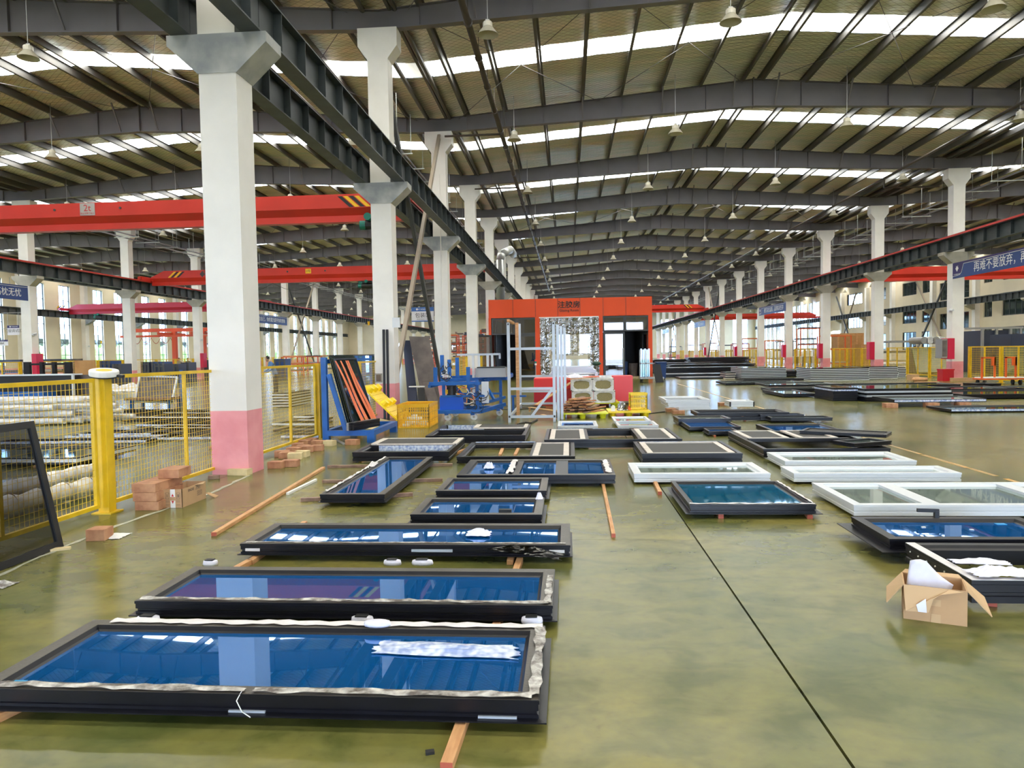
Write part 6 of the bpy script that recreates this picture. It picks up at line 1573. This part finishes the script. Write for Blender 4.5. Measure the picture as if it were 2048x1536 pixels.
# ================================================================ LEFT BAY BEHIND THE FENCE
pr = [(190, 400, 826, 'k'), (205, 402, 835, 'k'), (275, 436, 855, 'b'), (310, 436, 861, 'w'), (128, 335, 879, 'b'), (150, 300, 875, 'b'), (300, 440, 883, 'b'), (-20, 290, 892, 'b'), (245, 430, 845, 'k'), (255, 440, 868, 'k'), (330, 440, 830, 'w'), (590, 640, 838, 'w'), (548, 638, 853, 'w'), (550, 640, 866, 'k'), (560, 636, 879, 'b'), (600, 640, 845, 'w'), (160, 440, 838, 'w')]
for i, (a, b, yy, t) in enumerate(pr):
    p0, p1 = at(a, yy), at(b, yy - (b - a) * .012 * (1 if yy > 870 else -.5)); 
    L = math.hypot(p1[0]-p0[0], p1[1]-p0[1]); rz = math.atan2(p1[1]-p0[1], p1[0]-p0[0])
    W = R.uniform(.5, .9)
    u = empty('flat_frame', ((p0[0]+p1[0])/2, (p0[1]+p1[1])/2 + W/2, .02), rz, '', 'frame', 'flat frames on the left bay floor')
    u['label'] = '%s flat %s frame behind the yellow fence, %s' % (ORD[i], {'k': 'black', 'b': 'dotted-film', 'w': 'white-edged'}[t], 'near its first panel' if b < 340 else 'between fence post and pillar' if b < 500 else 'right of the nearest pillar')
    MB().b2(-L/2, -W/2, 0, L/2, -W/2 + .06, .05).build('frame_bar', 'alu_dark', u, fix=False); MB().b2(-L/2, W/2 - .06, 0, L/2, W/2, .05).b2(-L/2, -W/2 + .06, 0, -L/2 + .06, W/2 - .06, .05).b2(L/2 - .06, -W/2 + .06, 0, L/2, W/2 - .06, .05).build('frame_bar', 'alu_dark', u, fix=False)
    if t != 'k': MB().b2(-L/2, -W/2 - .003, .012, L/2, -W/2, .052).b2(-L/2, -W/2, .05, L/2, -W/2 + .05, .053).build('film_strip', 'film_blue' if t == 'b' else 'alu_white', u, fix=False)
for i, (px0, py0, px1, py1) in enumerate(((-70, 1020, 215, 950), (-70, 1035, 225, 966), (-40, 1048, 205, 985), (-70, 1003, 190, 945))):
    a, b = at(px0, py0, .1), at(px1, py1, .1); z = .10 + (.0 if i % 2 else .12)
    n = 14; pts = [(a[0] + (b[0]-a[0])*t/n, a[1] + (b[1]-a[1])*t/n, z + .008*math.sin(t*2.1+i)) for t in range(n+1)]
    mb = MB(); 
    for t in range(n): mb.cyl(pts[t], pts[t+1], .085 + .012*((t*7+i) % 3 - 1), .085 + .012*(((t+1)*7+i) % 3 - 1), 12, t in (0, n-1))
    mb.build('wrapped_roll', 'wrap_white', None, ['upper', 'middle', 'lower', 'rearmost'][i] + ' plastic wrapped long roll behind the leaning black screen', 'roll', smooth=True)
    MB()
for i in range(22):
    row, cidx = i // 6, i % 6
    x0 = -13.4 + R.uniform(-1.0, .4); yb = 17.2 + cidx*.26 + .12*(row % 2); z = .10 + row*.17
    MB().cyl((x0 - 2.2, yb, z), (x0 + R.uniform(.6, 1.6), yb + R.uniform(-.1, .1), z), .085, .075, 10).build('wrapped_roll', 'wrap_white', None, 'white wrapped bundle in the left bay heap, %s layer, %s from its front' % (ORD[row], ORD[cidx]), 'roll', 'wrapped bundles heaped in the left bay', smooth=False)
for i, (px0, px1, py) in enumerate(((130, 190, 826), (80, 160, 836))):
    a, b = at(px0, py, .08), at(px1, py, .08); MB().cyl((a[0], a[1], .085), (b[0], b[1], .085), .075, n=10).build('wrapped_roll', 'wrap_white', None, ('longer' if i == 0 else 'shorter') + ' single wrapped roll lying before the heap of bundles', 'roll')
a = at(155, 935); ff = unit('glazed_window', (a[0] - 2.6, a[0], a[1], a[1] + 1.5), .05, .10, .06, 'alu_dark', 'dark frame with white edge lying behind the leaning screen', gl='glass_office')
MB().b2(-1.3, -.754, .03, 1.3, -.75, .085).b2(1.3, -.75, .03, 1.304, .75, .085).build('edge_tape', 'alu_white', ff, fix=False)
batten(at(200, 872), at(245, 866), .05, .03, 'wood', 'first loose stick behind the fence post', end=False); batten(at(70, 935), at(140, 905), .05, .03, 'wood', 'stick beside the white-edged frame behind the fence', end=False)
batten(at(160, 926), at(245, 905), .05, .03, 'wood', 'long stick behind the big fence post', end=False); batten(at(420, 897), at(440, 892), .05, .03, 'wood_block', 'reddish stick end beside the pillar behind the fence', end=False)
# tall black panel on a blue stand, posts behind
x0 = atY(-80, 770, 20)[0]; x1 = atY(150, 770, 20)[0]
bp_ = empty('panel_stand', (0, 20, 0), 0, 'big black framed panel standing on a blue trestle at far left', 'panel')
MB().b2(x0, -.05, .60, x1 - .05, 0, 1.20).build('panel', 'black', bp_, fix=False)
for q in ((x0, -.07, 1.20, x1, .35, 1.24), (x0, -.06, .56, x1, .0, .60), (x1 - .06, -.06, .6, x1, 0, 1.2)): MB().b2(*q).build('white_edge', 'alu_white', bp_, fix=False)
MB().b2(x0, .3, .5, x1 + .25, .4, 1.2).build('rear_panel', 'panel_grey', bp_, fix=False)
for px in (22, 150): x = atY(px, 780, 19.4)[0]; MB().b2(x - .05, -.6, 0, x + .05, -.5, .62).build('leg', 'blue_steel', bp_, fix=False)
MB().b2(x0, -.62, .60, atY(88, 780, 19.4)[0], -.1, .74).build('tray', 'blue_steel', bp_, fix=False)
dkp = empty('stillage', (0, 21, 0), 0, 'dark steel stillage with four posts behind the big black panel', 'rack')
for px in (52, 58, 84, 109, 134, 140): x = atY(px, 730, 21)[0]; MB().b2(x - .05, -.05, .0, x + .05, .05, atY(px, 724, 21)[1]).build('post', 'alu_dark', dkp, fix=False)
MB().b2(atY(52, 730, 21)[0], -.03, 1.50, atY(140, 730, 21)[0], .03, 1.56).build('rail', 'alu_dark', dkp, fix=False)
# tilted white framed panel on a trolley
tp = empty('panel_trolley', (0, 22.5, 0), 0, 'tilted white-framed dark panel on a trolley behind the fence', 'trolley')
def T(px, py, Y=22.5): x, z = atY(px, py, Y); return (x, Y - 22.5, z)
c4 = [T(271, 803), T(345, 805), T(356, 754, 22.9), T(281, 752, 22.9)]
o = MB().add(c4, [(0, 1, 2, 3)]).build('panel', 'panel_grey', tp, fix=False); solid(o, .03)
mb = MB()
for a_, b_ in zip(c4, c4[1:] + c4[:1]): mb.bar((a_[0], a_[1] - .04, a_[2]), (b_[0], b_[1] - .04, b_[2]), .06)
mb.build('white_frame', 'alu_white', tp)
MB().b2(c4[0][0] - .2, -.3, .30, c4[1][0] + .1, .5, .38).build('platform', 'wood_grey', tp, fix=False)
for x in (c4[0][0], c4[1][0]):
    for y in (-.2, .4): MB().b2(x - .04, y - .04, 0, x + .04, y + .04, .3).build('leg', 'blue_steel', tp, fix=False)
MB().b2(c4[1][0] + .1, .3, 0, c4[1][0] + .18, .38, 1.25).build('post', 'blue_steel', tp, fix=False)
for (px, py, lb, sd) in ((215, 780, 'white plastic sheeting heap left of the fence post', 51), (262, 782, 'white plastic sheeting heap right of the fence post', 52)):
    x, y = at(px, py); crumple('plastic_sheeting', x, y, 0, 1.6, 1.4, .45, 'wrap_white', lb, 'sheeting', seed=sd)
# goods by the far left columns
goods('plywood_sheet', 149, 721, 190, 758, 36.5, .1, 'plywood', 'brown wood panel standing by the far left columns', 'panel', 0, 0)
for i, (a, b, t_, Yq) in enumerate(((200, 222, 722, 38), (224, 243, 728, 38), (282, 300, 724, 46), (303, 330, 724, 46), (308, 330, 728, 44), (362, 379, 725, 48), (405, 418, 720, 54), (420, 438, 722, 54), (340, 358, 728, 46), (548, 572, 718, 50))):
    goods('blue_container', a, t_, b, 765, Yq, 1.0, 'panel_blue' if i % 3 else 'plastic_blue', 'placeholder', 'container', 0, 2, 'brace_dark')['label'] = ['left dark blue container beside the wood panel', 'right dark blue container beside the wood panel', 'blue container right of the first far pillar', 'second blue container right of the first far pillar', 'low blue container near the first far pillar', 'blue container touching the second far pillar', 'blue container right of the second far pillar', 'dark container nearest the big white pillar', 'small dark container between two far pillars', 'dark container seen right of the nearest pillar'][i]
for i, (a, Yq, m_) in enumerate(((85, 39, 'wood_grey'), (130, 41.5, 'wood_grey'), (25, 39, 'blue_steel'), (590, 60, 'gantry_orange'), (620, 64, 'gantry_orange'), (690, 70, 'panel_blue'), (660, 66, 'metal_grey'), (730, 60, 'blue_steel'), (895, 60, 'gantry_orange'), (915, 66, 'wood_grey'), (950, 62, 'gantry_orange'))):
    open_rack('work_rack', atY(a, 740, Yq)[0], Yq, 1.9, 1.0, 1.6 if i < 8 else 3.2, m_, ['brown rack of boards by the first far left pillar', 'low brown rack next to the wood panel', 'blue rack at the left edge', 'red work rack right of the nearest pillar', 'second red work rack right of the nearest pillar', 'dark blue rack with glass behind the blue A-rack', 'grey rack behind the blue A-rack', 'blue rack behind the second pillar', 'red shelving between third and fourth near pillars', 'brown shelving between third and fourth near pillars', 'red shelving left of the orange room'][i], 3 if i < 8 else 5)
for i, (xq, Yq, m_) in enumerate(((-24.5, 118, 'wood_grey'), (-21.0, 112, 'gantry_orange'), (-17.6, 106, 'wood_grey'), (-14.2, 112, 'metal_grey'), (-11.0, 100, 'gantry_orange'), (-8.2, 108, 'wood_grey'), (-12.5, 90, 'wood_grey'), (-8.6, 84, 'gantry_orange'))):
    sh = empty('tall_shelving', (xq, Yq, 0), 0, ['brown', 'orange', 'dark brown', 'grey', 'reddish', 'brown-posted', 'shaded brown', 'nearest orange'][i] + ' tall shelving full of goods deep in the left bay, ' + ORD[i] + ' from the left' * (i < 6) + ' in front' * (i >= 6), 'shelving')
    for x_ in (-1.5, 0, 1.5): MB().b2(x_ - .06, -.5, 0, x_ + .06, .5, 4.4).build('post', m_, sh, fix=False)
    for z_ in range(7):
        MB().b2(-1.5, -.5, .3 + z_ * .62, 1.5, .5, .36 + z_ * .62).build('shelf', m_, sh, fix=False)
        for q in range(3): MB().b2(-1.4 + q, -.45, .36 + z_ * .62, -.75 + q + R.uniform(0, .2), .4, .36 + z_ * .62 + R.uniform(.15, .5)).build('goods', R.choice(['wood_grey', 'panel_grey', 'wood', 'metal_grey', 'wrap_white', 'panel_blue']), sh, fix=False)
goods('teal_glass_stack', 697, 712, 745, 755, 30, .6, 'glass_teal', 'teal glass stack behind the leaning yellow pallet', 'glass', 0, 3, 'blue_steel')
# striped stack and others right of nearest pillar behind the fence
stack(*sorted((at(546, 815)[0], at(578, 815)[0])), at(560, 815)[1], at(560, 815)[1] + 2, 5, .09, 'the black and white stack behind the fence right of the pillar', z0=.03)
# red light gantry in the far left bay
gt = empty('gantry_frame', (0, 60, 0), 0, 'orange-red light gantry frame in the far left bay', 'gantry')
for px in (350, 408): x, _z = atY(px, 700, 60); MB().b2(x - .18, -.15, 0, x + .18, .15, 4.0).build('post', 'gantry_orange', gt, fix=False)
xa, xb = atY(268, 656, 60)[0], atY(478, 668, 60)[0]
MB().b2(xa, -.12, 3.95, xb, .12, 4.25).build('beam', 'gantry_orange', gt, fix=False)
MB().b2(xa, -2.0, 3.45, xb, -1.85, 3.62).b2(atY(345, 660, 60)[0] - .1, -2.2, 3.62, atY(345, 660, 60)[0] + .1, 2, 3.85).b2(atY(408, 660, 60)[0] - .1, -2.2, 3.62, atY(408, 660, 60)[0] + .1, 2, 3.85).build('crossbeam', 'gantry_orange', gt, fix=False)
pts = [(xa + 1 + .12*t, -1.9, 3.4 - .5*abs(math.sin(t*.45))) for t in range(30)]
MB().tube(pts, .02, 4).build('air_hose', 'rail_red', gt, fix=False)
hang_sign(414, 687, 426, 694, 55, 'small sign hanging from the orange-red gantry', '组装区', None, head='banner_navy', foot=False)
# security cameras on pillars
for x, y, z, lb in ((XF + .34, GY(3) - .1, 3.0, 'security camera on the first far left pillar'), (XF + .34, GY(5) - .1, 3.0, 'security camera on the third far left pillar'), (XR_ - .36, GY(3) - .2, 3.3, 'security camera on the nearest right pillar'), (WL + .6, GY(7), 3.0, 'security camera on the left wall pilaster')):
    c = empty('security_camera', (x, y, z), 0, lb, 'camera'); MB().b2(-.05, -.06, -.05, .05, .06, .05).build('bracket', 'alu_white', c, fix=False); MB().cyl((.04, -.22, .02), (.04, .05, .06), .05, n=10).build('camera_body', 'alu_white', c)

# ================================================================ PEOPLE (distant)
def person(x, y, face, label, shirt, pants, h=1.68, lean=0.0, sit=False):
    p = empty('person', (x, y, 0), face, label, 'person'); s = h / 1.75
    J = {'pel': (0, 0, .95), 'wai': (0, -.02 - .10*lean, 1.10), 'che': (0, -.04 - .35*lean, 1.33), 'nek': (0, -.05 - .5*lean, 1.49), 'hea': (0, -.08 - .6*lean, 1.60), 'top': (0, -.08 - .62*lean, 1.72)}
    vs = []; es = []; rad = []
    def v(q, r): vs.append(tuple(c*s for c in q)); rad.append(r*s); return len(vs) - 1
    a = v(J['pel'], .145); b = v(J['wai'], .125); c = v(J['che'], .16); d = v(J['nek'], .06)
    es += [(a, b), (b, c), (c, d)]
    for sd in (-1, 1):
        k = v((sd*.10, -.01, .88), .095); m_ = v((sd*.11, -.03, .50), .065); n = v((sd*.11, .02, .10), .045); t = v((sd*.12, -.12, .04), .045)
        es += [(a, k), (k, m_), (m_, n), (n, t)]
    me = bpy.data.meshes.new('body'); 
    for sd in (-1, 1):
        k = v((sd*.19, J['che'][1], 1.40), .065); m_ = v((sd*.24, J['che'][1] - .05, 1.12), .048); n = v((sd*.16, J['che'][1] - .28, 1.02), .035)
        es += [(c, k), (k, m_), (m_, n)]
    def skin(vv, ee, rr, nm, mt, par):
        me = bpy.data.meshes.new(nm); me.from_pydata(vv, ee, []); me.materials.append(M[mt])
        o = bpy.data.objects.new(nm, me); col.objects.link(o); setp(o, par)
        sk = o.modifiers.new('skin', 'SKIN'); su = o.modifiers.new('sub', 'SUBSURF'); su.levels = su.render_levels = 1
        if not me.skin_vertices: me.attributes.new('skin', 'FLOAT', 'POINT')
        for i, q in enumerate(rr): me.skin_vertices[0].data[i].radius = (q, q)
        me.skin_vertices[0].data[0].use_root = True
        return o
    import bmesh
    bm = bmesh.new(); ly = bm.verts.layers.skin.verify()
    bv = [bm.verts.new(q) for q in vs]
    for i, q in enumerate(bv): q[ly].radius = (rad[i], rad[i]); q[ly].use_root = (i == 0)
    for e in es: bm.edges.new((bv[e[0]], bv[e[1]]))
    bm.to_mesh(me); bm.free(); me.materials.append(M[shirt])
    o = bpy.data.objects.new('body', me); col.objects.link(o); setp(o, p)
    o.modifiers.new('skin', 'SKIN'); su = o.modifiers.new('sub', 'SUBSURF'); su.levels = su.render_levels = 1
    hd = MB().lathe([(.0, -.12), (.05, -.11), (.075, -.04), (.082, .02), (.07, .08), (.03, .12), (0, .125)], tuple(c_*s for c_ in J['hea']), 12).build('head', 'skin', p, smooth=True)
    MB().lathe([(.088, .0), (.09, .04), (.075, .10), (.03, .135), (0, .14)], (J['hea'][0]*s, (J['hea'][1] + .015)*s, J['hea'][2]*s), 12).build('hair', 'hair', p, smooth=True)
    for sd in (-1, 1):
        MB().cyl((sd*.105*s, -.01, .52*s), (sd*.10*s, 0, .92*s), .085*s, .105*s, 10).cyl((sd*.11*s, 0, .08*s), (sd*.105*s, -.01, .54*s), .062*s, .085*s, 10).build('trouser_leg', pants, p)
        hx_, hy_, hz0 = sd*.16*s, (J['che'][1] - .28)*s, 1.02*s
        hb_ = MB().box((hx_, hy_ - .04, hz0), (.07, .08, .03))
        for f_ in range(4): hb_.bar((hx_ - .027 + .018*f_, hy_ - .08, hz0), (hx_ - .027 + .018*f_, hy_ - .14 + .01*abs(f_ - 1.5), hz0 - .02), .014)
        hb_.bar((hx_ - sd*.035, hy_ - .03, hz0), (hx_ - sd*.06, hy_ - .08, hz0), .016)
        hb_.build('hand', 'skin', p)
    return p
px_, _ = atY(551, 740, 30); person(px_, 30, -.9, 'worker in a light blue shirt bending forward right of the nearest pillar', 'cloth_blue', 'cloth_dark', 1.70, .45)
px_, _ = atY(1829, 700, 52); person(px_, 52, .6, 'worker in dark grey standing behind the right fence', 'cloth_grey', 'cloth_dark', 1.72)
for px, Yp, lb, sh_ in ((357, 52, 'dark-haired worker behind the far left fence, left of two', 'cloth_grey'), (375, 53, 'dark-haired worker behind the far left fence, right of two', 'cloth_dark'), (414, 56, 'worker near the orange-red gantry, left of two', 'cloth_dark'), (424, 58, 'worker near the orange-red gantry, right of two', 'cloth_grey'), (757, 40, 'worker in dark blue seen just left of the second pillar', 'cloth_dark')):
    x_, _ = atY(px, 720, Yp); person(x_, Yp, R.uniform(-1, 1), lb, sh_, 'cloth_dark', 1.68)
